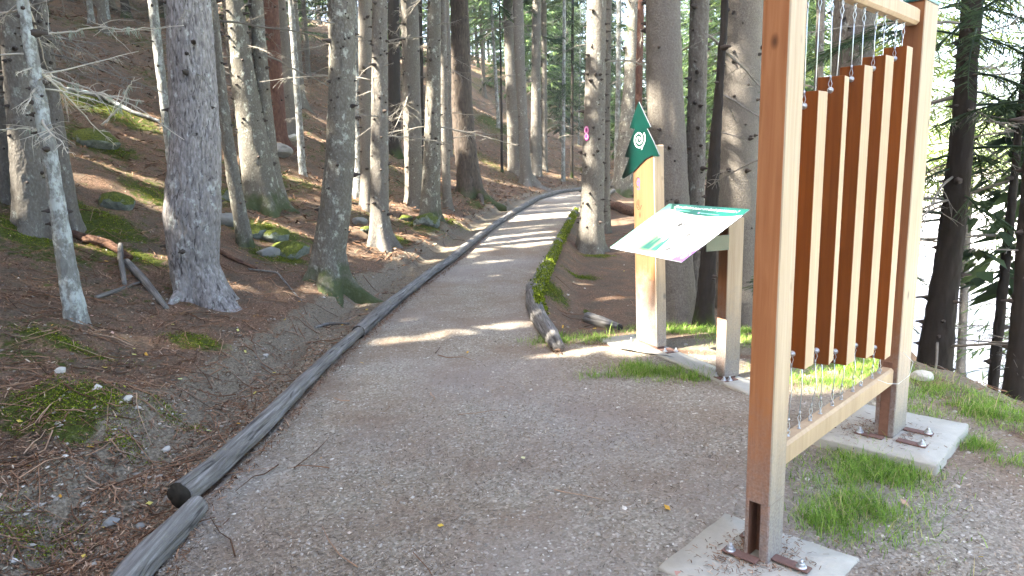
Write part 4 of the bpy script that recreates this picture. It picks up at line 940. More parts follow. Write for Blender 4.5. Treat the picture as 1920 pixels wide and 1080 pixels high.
# eye screws
b = MB(); th = np.linspace(0, 2*math.pi, 13)
tube(b, [[0, .0095*math.cos(a), .016+.0095*math.sin(a)] for a in th], .0028, 6, cap=False); tube(b, [[0, 0, -.012], [0, 0, .008]], .0028, 6); lathe(b, [(0, .001), (.009, .001), (.009, .003), (0, .003)], 10)
EYEM = b.mesh('eye_screw', M['steel'], True)
UC = [.325, .56, .815, 1.085, 1.365]; ZT = [1.890, 1.962, 2.022, 2.086, 2.152]; ZB = [.772, .735, .675, .648, .578]; TH = [.050, .046, .050, .050, .050]; YAW = [1.5, 9, -1.2, -3, 1]
for u in UC:
    for s_ in (-.057, .057):
        o = meshobj('eye_screw', EYEM, fr, (-.052, u+s_, 2.279)); o.rotation_euler = (math.pi, 0, 0)
        o = meshobj('eye_screw', EYEM, fr, (-.052, u+s_, .469)); o.rotation_euler = (0, 0, random.uniform(-1, 1))
ORD = ['lowest hanging top, nearest to the viewer', 'second nearest, turned so its pale edge looks narrowest', 'middle one of the five', 'second farthest, fourth from the near post', 'its top is the highest, beside the far post']
CAZ, SAZ = math.cos(-AZF), math.sin(-AZF)
def fw(v, u, z): return (O2[0]+CAZ*v-SAZ*u, O2[1]+SAZ*v+CAZ*u, z)
for i in range(5):
    c_ = fw(-.052, UC[i], ZB[i]); root = tag(empty('chime_board', c_, -AZF+R(YAW[i])), 'brown hanging chime board, '+ORD[i], 'chime board', 'chime boards hanging in the frame')
    h_ = ZT[i]-ZB[i]; t_ = TH[i]
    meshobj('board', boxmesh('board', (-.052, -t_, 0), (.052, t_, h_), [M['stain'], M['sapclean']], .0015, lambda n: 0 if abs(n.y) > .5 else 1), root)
    cy, sy = math.cos(-R(YAW[i])), math.sin(-R(YAW[i]))
    for s_ in (-1, 1):
        for top in (True, False):
            bz = h_-.055 if top else .06; ez = (2.279-.022 if top else .469+.022)-ZB[i]; ey = s_*.057
            ex, ey2 = cy*0-sy*ey, sy*0+cy*ey
            B0 = np.array([0, s_*(t_+.006), bz]); E0 = np.array([ex, ey2, ez])
            d = (E0-B0); L = np.linalg.norm(d); d /= L; lo_ = B0+d*min(.05, L*.3); hi_ = E0-d*min(.05, L*.3)
            b = MB()
            if top or i in (0, 2, 4) or s_ > 0: tube(b, [lo_, (lo_+hi_)/2+(0 if top else np.array([.006, 0, 0])), hi_], .0021, 6)
            else:  # slack lower cable
                tube(b, [lo_, (lo_+hi_)/2+np.array([.02, -.03, 0]), hi_+[.0, -.01, -.0]], .0018, 6)
            for a0, a1 in ((B0, lo_), (hi_, E0)):
                for sx in (-1, 1): tube(b, [a0, (a0+a1)/2+np.array([sx*.007, 0, 0]), a1], .0013, 4, cap=False)
            tag(meshobj('cable', b.mesh('cable', M['cable'], True), root))
            for q in (lo_, hi_):
                b = MB(); tube(b, [q-d*.009, q+d*.009], .0042, 8); meshobj('cable_clamp', b.mesh('cable_clamp', M['steel'], True), root)
            b = MB(); lathe(b, [(0, .016), (.006, .014), (.0085, .009), (.0085, .001), (.013, 0)], 12); o = meshobj('bolt', b.mesh('bolt', M['steel'], True), root, (0, s_*t_, bz)); o.rotation_euler = (-s_*math.pi/2, 0, 0)
# loose wire loop at the far end of the lower crossbar
b = MB(); tube(b, [[-.02, 1.30, .47], [.015, 1.36, .44], [.02, 1.52, .40], [.045, 1.62, .43], [.05, 1.65, .50], [.01, 1.60, .56]], .0010, 5)
meshobj('wire', b.mesh('wire', M['cable'], True), fr)

def slab(name, label, par_rz, c, poly, z0, z1, group):
    """a cast concrete slab with slightly uneven worn edges"""
    n = len(poly); P = []
    for i in range(n):
        a, b_ = np.array(poly[i]), np.array(poly[(i+1) % n]); k = max(2, int(np.linalg.norm(b_-a)/.05))
        for j in range(k): P.append(a+(b_-a)*j/k)
    P = np.array(P); r = np.random.default_rng(len(P)); P = P+r.normal(0, .0025, P.shape); n = len(P); cc = P.mean(0)
    ring = lambda f, z: [[*(cc+(p-cc)*f), z+r.normal(0, .0008)] for p in P]
    v = ring(1.01, z0)+ring(1.0, z1-.010)+ring(.985, z1)+ring(.5, z1+.001)+[[*cc, z1+.001]]
    q = [[k*n+i, k*n+(i+1) % n, (k+1)*n+(i+1) % n, (k+1)*n+i] for k in range(3) for i in range(n)]; t_ = [[3*n+i, 3*n+(i+1) % n, 4*n] for i in range(n)]
    b = MB(); b.add(v, quads=q, tris=t_); o = meshobj(name, b.mesh(name, M['concrete']), None, c); o.rotation_euler.z = par_rz
    return tag(o, label, 'concrete slab', group)
GF_ = 'concrete footings'
slab('concrete_footing', 'pale concrete slab at the bottom edge under the near post of the frame', -AZF, (*O2, 0), [(-.32, -.31), (.25, -.30), (.25, .30), (-.33, .27)], -.15, .013, GF_)
slab('concrete_footing', 'pale concrete slab with thick right edge under the far post of the frame', -AZF, (*O2, 0), [(-.34, 1.33), (.27, 1.36), (.25, 2.10), (-.36, 2.06)], -.15, .056, GF_)

# ------------------------------------------------------------------ information board and tree-shaped signpost
AZS = R(22); S0 = (1.559, 4.904)
SZ = 0.0
sg = tag(empty('information_board', (*S0, SZ), AZS), 'slanted white information panel between two larch posts, the taller one with a green tree sign', 'information board')
slab('concrete_footing', 'long narrow concrete strip under the two sign posts', AZS, (*S0, 0), [(-.05, -.32), (.16, -.32), (.17, 1.0), (.26, 1.50), (-.22, 1.52), (-.24, 1.12), (-.05, .98)], -.15, .014, GF_)
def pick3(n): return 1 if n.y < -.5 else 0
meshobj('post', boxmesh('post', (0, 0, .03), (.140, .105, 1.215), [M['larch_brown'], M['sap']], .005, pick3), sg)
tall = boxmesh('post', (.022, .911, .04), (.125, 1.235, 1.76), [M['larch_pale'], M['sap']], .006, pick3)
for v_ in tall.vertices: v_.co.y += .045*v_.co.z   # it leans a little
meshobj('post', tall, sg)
# painted shadow of the panel, a darker strip near the corner of the tall post
meshobj('slot', boxmesh('slot', (.018, .952, .62), (.024, 1.03, .93), M['larch_brown'], .001), sg)
for x, y, ax in ((.03, .03, 0), (.16, 1.30, 1), (.10, .86, 1)):
    plate(sg, (x-.06, y-.08, .014), (x+.06, y+.06, .022)); 
meshobj('foot_shoe', boxmesh('foot_shoe', (.012, .012, .012), (.115, .116, .05), M['rust'], .002), sg)
meshobj('foot_shoe', boxmesh('foot_shoe', (.035, .93, .012), (.115, 1.22, .055), M['rust'], .002), sg)
for x, y in ((-.02, -.02), (.02, -.035), (.0, .09), (.05, .83), (.14, .80), (-.01, 1.27), (.13, 1.32)): meshobj('bolt', BOLT, sg, (x, y, .02))
meshobj('rail', boxmesh('rail', (-.030, .128, 1.10), (-.002, .911, 1.15), M['green'], .003), sg)
b = MB(); 
for y in (.03, .80):
    b.box((-.10, y, 1.10), (.20, .006, .12))
tag(meshobj('bracket', boxmesh('bracket', (-.20, -.012, .99), (-.001, -.004, 1.10), M['green'], .002), sg), 'dark green bracket under the panel')
TL = R(30); LRx, LRy, LRz, PW, PL = -.499, -.138, .957, .95, .651
tvec = np.array([math.cos(TL), 0, math.sin(TL)]); wv = np.array([0, -1., 0]); nv = np.array([-math.sin(TL), 0, math.cos(TL)])
pan = bpy.data.objects.new('panel', boxmesh('panel', (0, 0, -.008), (PW, PL, 0), [M['white'], M['purple'], M['edge']], .001, lambda n: 0 if n.z > .5 else 2))
# local axes of the panel: X to the reader's right, Y up the slope, Z out of the face
Mp = Matrix((Vector(wv), Vector(tvec), Vector(nv))).transposed().to_4x4(); Mp.translation = Vector((LRx, LRy+PW, LRz)); pan.matrix_local = Mp; link(pan, sg)
def flat(name, poly, z, mat, par=pan, scale=(PW, PL), th=.0006):
    P = np.array(poly, float)*np.array(scale); bm = __import__('bmesh').new()
    vs = [bm.verts.new((x, y, z)) for x, y in P]; f = bm.faces.new(vs); __import__('bmesh').ops.triangulate(bm, faces=[f])
    bm.normal_update()
    for f in bm.faces:
        if f.normal.z < 0: f.normal_flip()
    me = bpy.data.meshes.new(name); bm.to_mesh(me); bm.free(); me.materials.append(M[mat])
    return meshobj(name, me, par)
hc = [(1, .885), (.93, .852), (.8, .82), (.65, .805), (.5, .81), (.35, .825), (.22, .85), (.1, .88), (.0, .86)]
flat('header', [(0, 1), (0.02, .90)]+hc[::-1][1:]+[(1, 1)], .0010, 'tprint')
flat('side_band', [(0, 0), (.13, 0), (.10, .25), (.07, .5), (.085, .7), (.12, .87), (.05, .99), (0, .99)], .0014, 'mint')
flat('meadow_picture', [(.16, .07), (.60, .06), (.585, .22), (.50, .30), (.42, .33), (.36, .40), (.28, .42), (.22, .46), (.16, .36)], .0010, 'gprint')
for cx, h0, w0, z in ((.46, .45, .035, .0018), (.56, .47, .04, .0019), (.41, .34, .03, .0017)):
    flat('printed_tree', [(cx-w0, .10), (cx+w0, .10), (cx+w0*.35, .25), (cx+w0*.5, .25), (cx, h0), (cx-w0*.5, .25), (cx-w0*.35, .25)], z, 'dprint')
ell = lambda cx, cy, a, b_, n=20: [(cx+a*math.cos(2*math.pi*i/n), cy+b_*math.sin(2*math.pi*i/n)) for i in range(n)]
flat('printed_oval', ell(.26, .50, .045, .04), .0018, 'mint')
for cx, cy, l in ((.72, .45, .035), (.70, .16, .04), (.48, .60, .035)): flat('printed_oval', ell(cx, cy, .026, .04), .0010, 'greyprint')
for cx, cy, l in ((.80, .44, .05), (.80, .14, .09), (.55, .60, .05)): flat('printed_bar', [(cx-l*.6, cy), (cx+l*.6, cy), (cx+l*.6, cy+.018), (cx-l*.6, cy+.018)], .0010, 'greyprint')
for cx, cy, w_, k_ in ((.30, .70, .20, 5), (.62, .66, .24, 4), (.78, .30, .16, 4), (.84, .60, .14, 5), (.12, .62, .05, 3)):
    for j in range(k_): flat('printed_line', [(cx-w_/2, cy-j*.022), (cx+w_/2*(1 if j < k_-1 else .3), cy-j*.022), (cx+w_/2*(1 if j < k_-1 else .3), cy-j*.022+.008), (cx-w_/2, cy-j*.022+.008)], .0010, 'greyprint')
flat('corner_wave', [(.78, 0), (1, 0), (1, .30), (.965, .22), (.92, .14), (.86, .07)], .0010, 'lilac')
flat('corner_patch', [(.86, 0), (1, 0), (1, .22), (.95, .17), (.90, .10)], .0016, 'purple')
def arc(name, cx, cy, r0, r1, a0, a1, wd, z, mat, par=pan, sx=1., sy=1., n=40):
    b = MB(); v = []
    for i in range(n+1):
        a = a0+(a1-a0)*i/n; rr = r0+(r1-r0)*i/n; v += [[cx+sx*(rr-wd/2)*math.cos(a), cy+sy*(rr-wd/2)*math.sin(a), z], [cx+sx*(rr+wd/2)*math.cos(a), cy+sy*(rr+wd/2)*math.sin(a), z]]
    b.add(v, quads=[[2*i, 2*i+1, 2*i+3, 2*i+2] for i in range(n)]); return meshobj(name, b.mesh(name, M[mat]), par)
arc('printed_spiral', .95*PW, .085*PL, .006, .032, 0, 9, .006, .0022, 'lilac'); arc('printed_spiral', .95*PW, .085*PL, .050, .050, .6, 3.4, .006, .0022, 'white')
def text(name, body, x, y, size, mat, par, z=.0022, shear=.0, fit=.76, bold=0.):
    cu = bpy.data.curves.new(name, 'FONT'); cu.body = body; cu.size = size; cu.shear = shear
    tmp = bpy.data.objects.new('t', cu); COL.objects.link(tmp); dg = bpy.context.evaluated_depsgraph_get()
    me = bpy.data.meshes.new_from_object(tmp.evaluated_get(dg)); bpy.data.objects.remove(tmp); me.name = name
    me.materials.clear(); me.materials.append(M[mat]); o = meshobj(name, me, par, (x, y, z)); k_ = fit/max(.01, max(v.co.x for v in me.vertices)); o.scale = (k_, 1, 1); return o
text('title_lettering', 'Que choisir pour un bois qui sonne !', .125*PW, .915*PL, .049, 'white', pan, shear=.2)
flat('printed_dot', ell(.17, .875, .010, .014, 12), .0022, 'orangep'); flat('printed_dot', ell(.52, .855, .012, .016, 12), .0022, 'lilac')
flat('subtitle_line', [(.19, .868), (.40, .862), (.40, .872), (.19, .880)], .0022, 'mint'); flat('subtitle_line', [(.545, .848), (.77, .842), (.77, .852), (.545, .860)], .0022, 'mint')

# the green fir-shaped plate on the tall post's front face (local plane x = .014)
def on_face(px, py, xloc=.010):
    r = ray(px, py); nx, nyy = math.cos(AZS), math.sin(AZS); t_ = (xloc+S0[0]*nx+S0[1]*nyy)/(r[0]*nx+r[1]*nyy); P = r*t_
    return ((P[0]-S0[0])*(-nyy)+(P[1]-S0[1])*nx, P[2]+EYE)   # (y local, z)
firpix = [(258, 48), (300, 140), (358, 262), (326, 272), (380, 380), (432, 500), (424, 512), (366, 502), (318, 528), (270, 575), (225, 625), (180, 665), (132, 697), (118, 688), (122, 668), (180, 522), (138, 512), (178, 400), (226, 276), (182, 272), (220, 150)]
fir = [on_face(1140+x/4.5, 180+y/4.5) for x, y in firpix]
bmx = __import__('bmesh').new(); vs = [bmx.verts.new((.010, y, z)) for y, z in fir]; f = bmx.faces.new(vs)
ex = __import__('bmesh').ops.extrude_face_region(bmx, geom=[f]); 
for v in ex['geom']:
    if isinstance(v, __import__('bmesh').types.BMVert): v.co.x += .010
__import__('bmesh').ops.recalc_face_normals(bmx, faces=bmx.faces)
for f in bmx.faces: f.material_index = 0 if abs(f.normal.x) > .5 else 1
me = bpy.data.meshes.new('tree_shaped_plate'); bmx.to_mesh(me); bmx.free(); me.materials.append(M['green']); me.materials.append(M['edge'])
firo = tag(meshobj('tree_shaped_plate', me, sg), 'dark green fir shaped plate with a white spiral')
# marks live in a local frame: X to the reader's right (-y), Y up (z), Z out (-x)
def markroot(name, y, z, x):
    o = bpy.data.objects.new(name, None); Mm = Matrix((Vector((0, -1, 0)), Vector((0, 0, 1)), Vector((-1, 0, 0)))).transposed().to_4x4(); Mm.translation = Vector((x, y, z)); return Mm
def place(o, Mm): o.parent = sg; o.matrix_local = Mm@o.matrix_local if False else Mm; return o
cy_s, cz_s = on_face(1140+262/4.5, 180+365/4.5)
def mark_arc(cy_, cz_, x, *a, **k):
    o = arc(*a, par=None, **k); return place(o, markroot('', cy_, cz_, x))
kx = 1.0
sprx = abs(on_face(1140+318/4.5, 285)[0]-on_face(1140+215/4.5, 285)[0])/2; spry = abs(on_face(1200, 180+440/4.5)[1]-on_face(1200, 180+278/4.5)[1])/2
o = mark_arc(cy_s, cz_s, .0094, 'white_spiral', 0, 0, .004, spry, -1.2, -1.2+4.6*math.pi, .0115, 0, 'white', sx=sprx/spry, n=90); o.parent = firo; 
for dy, dz in ((.052, -.075), (.040, -.092), (.064, -.058)):
    b = MB(); b.add([[.0092, cy_s-dy, cz_s+dz], [.0092, cy_s-dy-.010, cz_s+dz+.006], [.0092, cy_s-dy-.006, cz_s+dz+.020], [.0092, cy_s-dy+.004, cz_s+dz+.013]], quads=[[0, 1, 2, 3]]); meshobj('white_dash', b.mesh('white_dash', M['white']), firo)
y_, z_ = on_face(1196.5, 345, .022)
o = mark_arc(y_, z_+.014, .0212, 'painted_swirl', 0, 0, .006, .036, 0, 8.2, .011, 0, 'purplepaint', sx=.85); o = mark_arc(y_, z_+.014, .0208, 'carved_swirl', 0, 0, .040, .044, 1.2, 4.6, .008, 0, 'carved', sx=.85)
o = mark_arc(y_-.006, z_-.028, .0212, 'painted_swirl', 0, 0, .020, .020, 3.0, 7.4, .008, 0, 'purplepaint')
y_, z_ = on_face(1197, 386, .022)
o = mark_arc(y_+.002, z_-.016, .0212, 'carved_hand_swirl', 0, 0, .003, .024, 0, 8., .007, 0, 'carved')
for k_, (dx, h0, h1) in enumerate([(-.026, -.02, .038), (-.013, .004, .052), (0, .004, .058), (.013, .004, .050)]):   # the carved hand: fingers and thumb outlines
    for sx in (0.,):
        b = MB(); b.add([[.0212, y_-dx-sx-.0030, z_+h0], [.0212, y_-dx-sx+.0030, z_+h0], [.0212, y_-dx-sx+.0030, z_+h1], [.0212, y_-dx-sx-.0030, z_+h1]], quads=[[0, 1, 2, 3]]); meshobj('carved_finger', b.mesh('carved_finger', M['carved']), sg)
b = MB(); b.add([[.0212, y_-.022, z_-.038], [.0212, y_-.030, z_-.034], [.0212, y_-.054, z_+.006], [.0212, y_-.044, z_+.011]], quads=[[0, 1, 2, 3]]); meshobj('carved_thumb', b.mesh('carved_thumb', M['carved']), sg)

# pink trail mark on its spruce
mz = at_y(1108, 250, mark_p[1])[2]-mark_p[2]; mx, my, mr = mark_pos(mz); a = R(222)
Mt = Matrix.Rotation(a+math.pi/2, 4, 'Z')@Matrix.Rotation(math.pi/2, 4, 'X'); Mt.translation = Vector((mark_p[0]+mx+(mr*1.06+.004)*math.cos(a), mark_p[1]+my+(mr*1.06+.004)*math.sin(a), mark_p[2]+mz))
def ring_plate(pts2, z, mat, name, par):
    return flat(name, pts2, z, mat, par, (1, 1))
tm = bpy.data.objects.new('trail_marker', None); COL.objects.link(tm); tm.matrix_world = Mt
tag(tm, 'small magenta and white number 8 shaped trail mark on a spruce trunk', 'trail marker')
up_ = ell(0, .055, .058, .075, 28); dn_ = ell(0, -.065, .052, .07, 28)
o = boxmesh('plate', (-.030, -.12, -.006), (.030, .12, -.001), M['pink'], .002); meshobj('plate', o, tm)
ring_plate(up_, .0, 'pink', 'upper_disc', tm); ring_plate(dn_, .001, 'pink', 'lower_disc', tm)
arc('upper_ring', 0, .055, .044, .044, 0, 6.2832, .012, .003, 'white', tm, 1., 1.25); arc('lower_ring', 0, -.060, .036, .036, 0, 6.2832, .012, .003, 'white', tm, 1., 1.3)
ring_plate(ell(0, .06, .014, .03, 12), .004, 'green', 'figure', tm)

# ------------------------------------------------------------------ stones
def rock_mesh(name, s_, seed, mat, flatt=.6, sub=3):
    bm = __import__('bmesh').new(); __import__('bmesh').ops.create_icosphere(bm, subdivisions=sub, radius=1)
    P = np.array([v.co[:] for v in bm.verts]); n = 1+.28*fbm(P[:, 0]*1.3+seed, P[:, 1]*1.3, P[:, 2]*1.3, seed, 3)+.05*fbm(P[:, 0]*6, P[:, 1]*6, P[:, 2]*6, seed+2, 2)
    r = np.random.default_rng(seed); P = P*n[:, None]
    for _ in range(7):   # facets
        d = r.normal(size=3); d /= np.linalg.norm(d); k = P@d; c_ = r.uniform(.62, .85); P = P-np.clip(k-c_, 0, None)[:, None]*d*.92
    P = P*np.array([1, r.uniform(.7, 1.), flatt])*s_
    for v, p in zip(bm.verts, P): v.co = p
    me = bpy.data.meshes.new(name); bm.to_mesh(me); bm.free(); me.materials.append(M[mat])
    return me
GR = 'mossy stones on the left slope'
for i, (px, py, s_, mat, lb, g) in enumerate([
    (540, 478, .30, 'mossstone', 'angular mossy block directly left of the foot of the big lichened spruce', GR), (515, 450, .26, 'mossstone', 'flat topped mossy stone above the angular block', GR),
    (470, 440, .22, 'mossstone', 'mossy stone at the foot of the thin leaning trunk', GR), (500, 478, .18, 'stone', 'dark wet looking stone in front of the mossy ones', GR),
    (430, 375, .34, 'mossstone', 'bright green mossy boulder tucked behind the big pine', GR), (418, 420, .25, 'stone', 'shaded grey stone below the bright green boulder', GR),
    (672, 418, .16, 'stone', 'rounded grey green stone right behind the big lichened spruce', GR), (685, 432, .12, 'mossstone', 'smaller stone leaning under the rounded one behind the big lichened spruce', GR),
    (800, 420, .34, 'mossstone', 'broad low mossy stone in front of the half sunlit trunk', GR), (760, 412, .14, 'mossstone', 'small mossy stone left of the broad low one', GR),
    (520, 290, .35, 'stone', 'light grey boulder up the slope behind the touching pair of trunks', GR), (175, 270, .40, 'mossstone', 'dark mossy boulder halfway up the slope at the left', GR),
    (210, 390, .30, 'mossstone', 'mossy hump above the arching root', GR), (545, 262, .22, 'palestone', 'flat pale stone lit by the sun under the reddish trunk', GR),
    (1733, 712, .09, 'palestone', 'pale tan stone at the edge of the drop right of the frame', None), (112, 700, .045, 'palestone', 'bluish lichened stone on the litter at the left', None),
    (238, 748, .035, 'palestone', 'small white stone near the lichened one', None), (497, 668, .035, 'palestone', 'flat light stone in the ditch left of the long log', None),
    (310, 845, .035, 'palestone', 'light oval stone in the ditch below the mossy bank', None), (262, 990, .03, 'stone', 'rounded grey stone close to the sawn log end', None),
    (205, 985, .05, 'stone', 'darker half buried stone at the bottom left', None), (1100, 588, .07, 'mossstone', 'low stone behind the short dark broken log', None)]):
    q = hit(px, py); o = meshobj('stone', rock_mesh('stone', s_, 11+i, mat), None, (q[0], q[1]+s_*.3, q[2]+s_*.12)); o.rotation_euler.z = i*1.3; tag(o, lb, 'stone', g)

# ------------------------------------------------------------------ grass, litter, gravel
def scatter_quads(X, Y, lift, length, width, rnd, mat, name, seed, tilt=.25):
    r = np.random.default_rng(seed); n = len(X); Z = hgt(X, Y)+lift; a = r.random(n)*math.pi*2
    d = np.stack([np.cos(a), np.sin(a), r.normal(0, tilt, n)], 1)*length[:, None]/2; e_ = np.stack([-np.sin(a), np.cos(a), r.normal(0, .3, n)], 1)*width[:, None]/2; C_ = np.stack([X, Y, Z], 1)
    q = np.stack([C_-d-e_, C_+d-e_, C_+d+e_, C_-d+e_], 1).reshape(-1, 3); b = MB(); b.add(q, quads=np.arange(n*4).reshape(-1, 4), rnd=np.repeat(rnd, 4))
    return tag(meshobj(name, b.mesh(name, mat, False, True)), kind='stuff')
def samp(n, ymax, seed, ok, ymin=1.5, xs=.95):
    r = np.random.default_rng(seed); Y = ymin*np.exp(r.random(n*3)*math.log(ymax/ymin)); X = (r.random(n*3)*2-1)*Y*xs; k = ok(X, Y); return X[k][:n], Y[k][:n]
r = np.random.default_rng(77)
onp = lambda X, Y: (path_amt(X, Y) > .5)
offp = lambda X, Y: (X < xl(Y)-.1) & (X > xl(Y)-9)
offr = lambda X, Y: (X > np.where(Y > 6.15, xr(Y)+.1, np.minimum(2.9, .45+(6.15-Y)*2.2))) & (X < xc(Y)+1)
X, Y = samp(64000, 22, 1, lambda X, Y: onp(X, Y) & (fbm(X*1.1, Y*1.1, 0, 71)+r.normal(0, .22, len(X)) > -.02)); n = len(X)
scatter_quads(X, Y, .003, r.uniform(.008, .028, n), r.uniform(.0015, .005, n), np.clip(r.beta(2, 2.6, n), 0, 1), M['chips'], 'bark_debris', 2)
X, Y = samp(105000, 22, 3, offp); n = len(X)
scatter_quads(X, Y, .006, r.uniform(.012, .055, n), r.uniform(.0018, .008, n), np.clip(r.beta(2, 2.6, n), 0, 1), M['litter'], 'needle_litter', 4, .35)
rr_ = np.random.default_rng(91); Y = rr_.uniform(11, 42, 45000); X = xl(Y)-.8-rr_.random(45000)**1.3*26; n = len(X)
scatter_quads(X, Y, .02, r.uniform(.05, .20, n), r.uniform(.008, .03, n), np.clip(r.beta(2, 2.8, n), 0, 1), M['litter'], 'slope_litter', 92, .3)
X, Y = samp(14000, 16, 5, offr); n = len(X)
scatter_quads(X, Y, .004, r.uniform(.01, .05, n), r.uniform(.0015, .005, n), np.clip(r.beta(2, 2.2, n), 0, 1), M['litter'], 'dry_litter', 6)
r_ = np.random.default_rng(55); Y = r_.uniform(2.4, 14, 9000); X = xl(Y)+np.where(r_.random(9000) < .6, -1, 1)*(.045+r_.gamma(1.5, .022, 9000)); n = len(X)
scatter_quads(X, Y, .004+r_.random(n)*.012, r.uniform(.012, .04, n), r.uniform(.002, .006, n), np.clip(r.beta(2, 2.6, n), 0, 1), M['litter'], 'log_side_litter', 56, .4)
X, Y = samp(260, 12, 7, lambda X, Y: offp(X, Y) | (r.random(len(X)) < .05) & onp(X, Y) | offr(X, Y) & (r.random(len(X)) < .4)); n = len(X)
scatter_quads(X, Y, .012, r.uniform(.015, .045, n), r.uniform(.01, .028, n), r.random(n), M['leaf'], 'fallen_leaves', 8, .3)
# needles and dust gathered on the slabs round the post feet
cs = []; zz_ = []
for v0, u0, z_, n_, sg_ in ((-.05, .07, .020, 700, .09), (-.12, -.10, .018, 160, .08), (-.06, 1.66, .060, 700, .11), (-.2, 1.55, .060, 200, .09)):
    k_ = r.normal(0, sg_, (n_, 2)); v_, u_ = v0+k_[:, 0], u0+k_[:, 1]; ok_ = ~((v_ > -.11) & (v_ < .01) & (((u_ > -.01) & (u_ < .15)) | ((u_ > 1.56) & (u_ < 1.81))))
    v_, u_ = v_[ok_], u_[ok_]; cs.append(np.stack([O2[0]+CAZ*v_-SAZ*u_, O2[1]+SAZ*v_+CAZ*u_], 1)); zz_.append(np.full(len(v_), z_)+r.random(len(v_))*.006)
cs = np.concatenate(cs); zz_ = np.concatenate(zz_); n = len(cs); _h0 = hgt
scatter_quads(cs[:, 0], cs[:, 1], zz_-hgt(cs[:, 0], cs[:, 1]), r.uniform(.008, .03, n), r.uniform(.0015, .004, n), np.clip(r.beta(2, 2.6, n), 0, 1), M['litter'], 'slab_litter', 31, .1)
# pebbles
def pebbles(X, Y, size, rnd, name, seed):
    r = np.random.default_rng(seed); n = len(X); base = np.array([[1, 0, 0], [0, 1, 0], [-1, 0, 0], [0, -1, 0], [0, 0, 1], [.55, .55, .55], [-.55, .55, .5], [.5, -.6, .5], [-.6, -.5, .5]])
    tr = np.array([[0, 5, 7], [0, 1, 5], [1, 6, 5], [1, 2, 6], [2, 8, 6], [2, 3, 8], [3, 7, 8], [3, 0, 7], [5, 6, 4], [6, 8, 4], [8, 7, 4], [7, 5, 4]])
    v = base[None]*r.uniform(.6, 1.3, (n, 9, 1))*(size[:, None, None]*np.stack([r.uniform(.8, 1.3, n), r.uniform(.6, 1, n), r.uniform(.4, .8, n)], 1)[:, None])
    a = r.random(n)*6.28; c_, s_ = np.cos(a), np.sin(a); x = v[..., 0]*c_[:, None]-v[..., 1]*s_[:, None]; y = v[..., 0]*s_[:, None]+v[..., 1]*c_[:, None]
    v = np.stack([x+X[:, None], y+Y[:, None], v[..., 2]+(hgt(X, Y)-size*.15)[:, None]], -1)
    b = MB(); b.add(v.reshape(-1, 3), tris=(np.arange(n)[:, None, None]*9+tr[None]).reshape(-1, 3), rnd=np.repeat(rnd, 9))
    return tag(meshobj(name, b.mesh(name, M['gravel'], True, True)), kind='stuff')
X, Y = samp(22000, 14, 9, onp); n = len(X); pebbles(X, Y, r.gamma(2.2, .0019, n)+.002, np.clip(r.beta(2, 2, n), 0, 1), 'path_gravel', 10)
X, Y = samp(7000, 12, 11, lambda X, Y: (X < xl(Y)-.08) & (X > xl(Y)-.95-.3*r.random(len(X)))); n = len(X); pebbles(X, Y, r.gamma(2.2, .0035, n)+.003, np.clip(r.beta(2, 2.3, n), 0, 1), 'ditch_gravel', 12)
X, Y = samp(1200, 12, 13, lambda X, Y: offp(X, Y) | offr(X, Y)); n = len(X); pebbles(X, Y, r.gamma(2.2, .004, n)+.004, np.clip(r.beta(2, 2.3, n), 0, 1), 'slope_stones', 14)
# twigs on the ground
X, Y = samp(1500, 16, 15, lambda X, Y: offp(X, Y) | offr(X, Y) & (r.random(len(X)) < .3) | onp(X, Y) & (r.random(len(X)) < .03)); b = MB()
for x, y in zip(X, Y):
    if .3 < x < 3 and 2 < y < 6.6: continue
    a = r.random()*6.28; L = r.uniform(.06, .45); px_ = x+np.cos(a)*L*np.array([0, .33, .66, 1])+r.normal(0, .012, 4); py_ = y+np.sin(a)*L*np.array([0, .33, .66, 1])+r.normal(0, .012, 4)
    tube(b, np.stack([px_, py_, hgt(px_, py_)+.008+r.random(4)*.02], 1), np.linspace(.004, .0015, 4)*r.uniform(.6, 1.5), 4, rnd=r.random()*.68+.1, cap=False)
tag(meshobj('ground_twigs', b.mesh('ground_twigs', M['litter'], False, True)), kind='stuff')
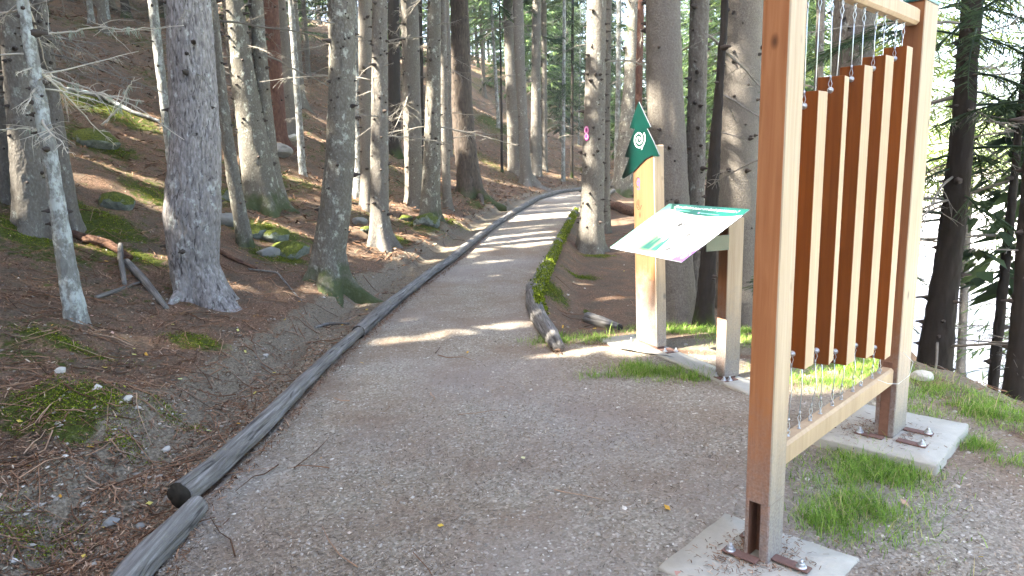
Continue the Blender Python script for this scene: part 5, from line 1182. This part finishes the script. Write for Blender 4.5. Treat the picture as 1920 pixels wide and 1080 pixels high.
# grass blades
allv = []; rn = []
for p, a_, b_, n in GP:
    n = int(n*3.6); k = r.normal(0, .62, (n, 2)); X = p[0]+k[:, 0]*a_; Y = p[1]+k[:, 1]*b_; Z = hgt(X, Y); den = fbm(X*5, Y*5, 0, 61)+r.normal(0, .3, n) > .02; X, Y, Z = X[den], Y[den], Z[den]; n = len(X)
    h_ = r.gamma(3, .0095, n)+.008; a = r.random(n)*6.28; ln = r.uniform(.3, 1.6, n)*h_; wd = r.uniform(.0009, .0022, n); w_ = np.stack([-np.sin(a), np.cos(a), 0*a], 1)*wd[:, None]; d = np.stack([np.cos(a), np.sin(a), 0*a], 1)
    C_ = np.stack([X, Y, Z-.005], 1); m1 = C_+d*(ln*.35)[:, None]+np.stack([0*a, 0*a, h_*.65], 1); t1 = C_+d*ln[:, None]+np.stack([0*a, 0*a, h_], 1)
    allv.append(np.stack([C_-w_, C_+w_, m1+w_*.8, m1-w_*.8, t1+w_*.1, t1-w_*.1], 1)); rn.append(np.clip(r.normal(.5, .25, n)+(r.random(n) < .12)*.5, 0, 1))
v = np.concatenate(allv); rn = np.repeat(np.concatenate(rn), 6); n = len(v); b = MB(); b.add(v.reshape(-1, 3), quads=(np.arange(n)[:, None, None]*6+np.array([[0, 1, 2, 3], [3, 2, 4, 5]])[None]).reshape(-1, 4), rnd=rn)
tag(meshobj('grass', b.mesh('grass', M['grass'], False, True)), kind='stuff')
# moss on the ground
allf = []
def gmoss(r, n):
    w_ = np.array([a*b for _, a, b in MP if _[1] < 16])**.7; mp = [m_ for m_ in MP if m_[0][1] < 16]; i = r.choice(len(mp), n, p=w_/w_.sum()); X = np.array([mp[k][0][0]+r.normal(0, .45)*mp[k][1] for k in i]); Y = np.array([mp[k][0][1]+r.normal(0, .45)*mp[k][2] for k in i])
    return np.stack([X, Y, hgt(X, Y)+r.uniform(-.003, .014, n)], 1), np.tile([0, 0, 1.], (n, 1))
tag(meshobj('ground_moss', tufts(90000, gmoss, 9, (.003, .0095))), kind='stuff')
# thin forest air
hz = MB(); hz.box((0, 180, 32), (610, 492, 80))
mt = bpy.data.materials.new('air'); mt.use_nodes = True; nt_ = mt.node_tree; nt_.nodes.remove(nt_.nodes['Principled BSDF'])
pv_ = nt_.nodes.new('ShaderNodeVolumePrincipled'); pv_.inputs['Density'].default_value = .0008; pv_.inputs['Color'].default_value = (.84, .93, .92, 1); nt_.links.new(pv_.outputs[0], nt_.nodes['Material Output'].inputs['Volume'])
tag(meshobj('haze', hz.mesh('haze', mt)), kind='stuff')
print('tris', sum(len(o.data.polygons)*2 for o in COL.objects if o.type == 'MESH' and o.data.users == 1), 'objects', len(COL.objects))
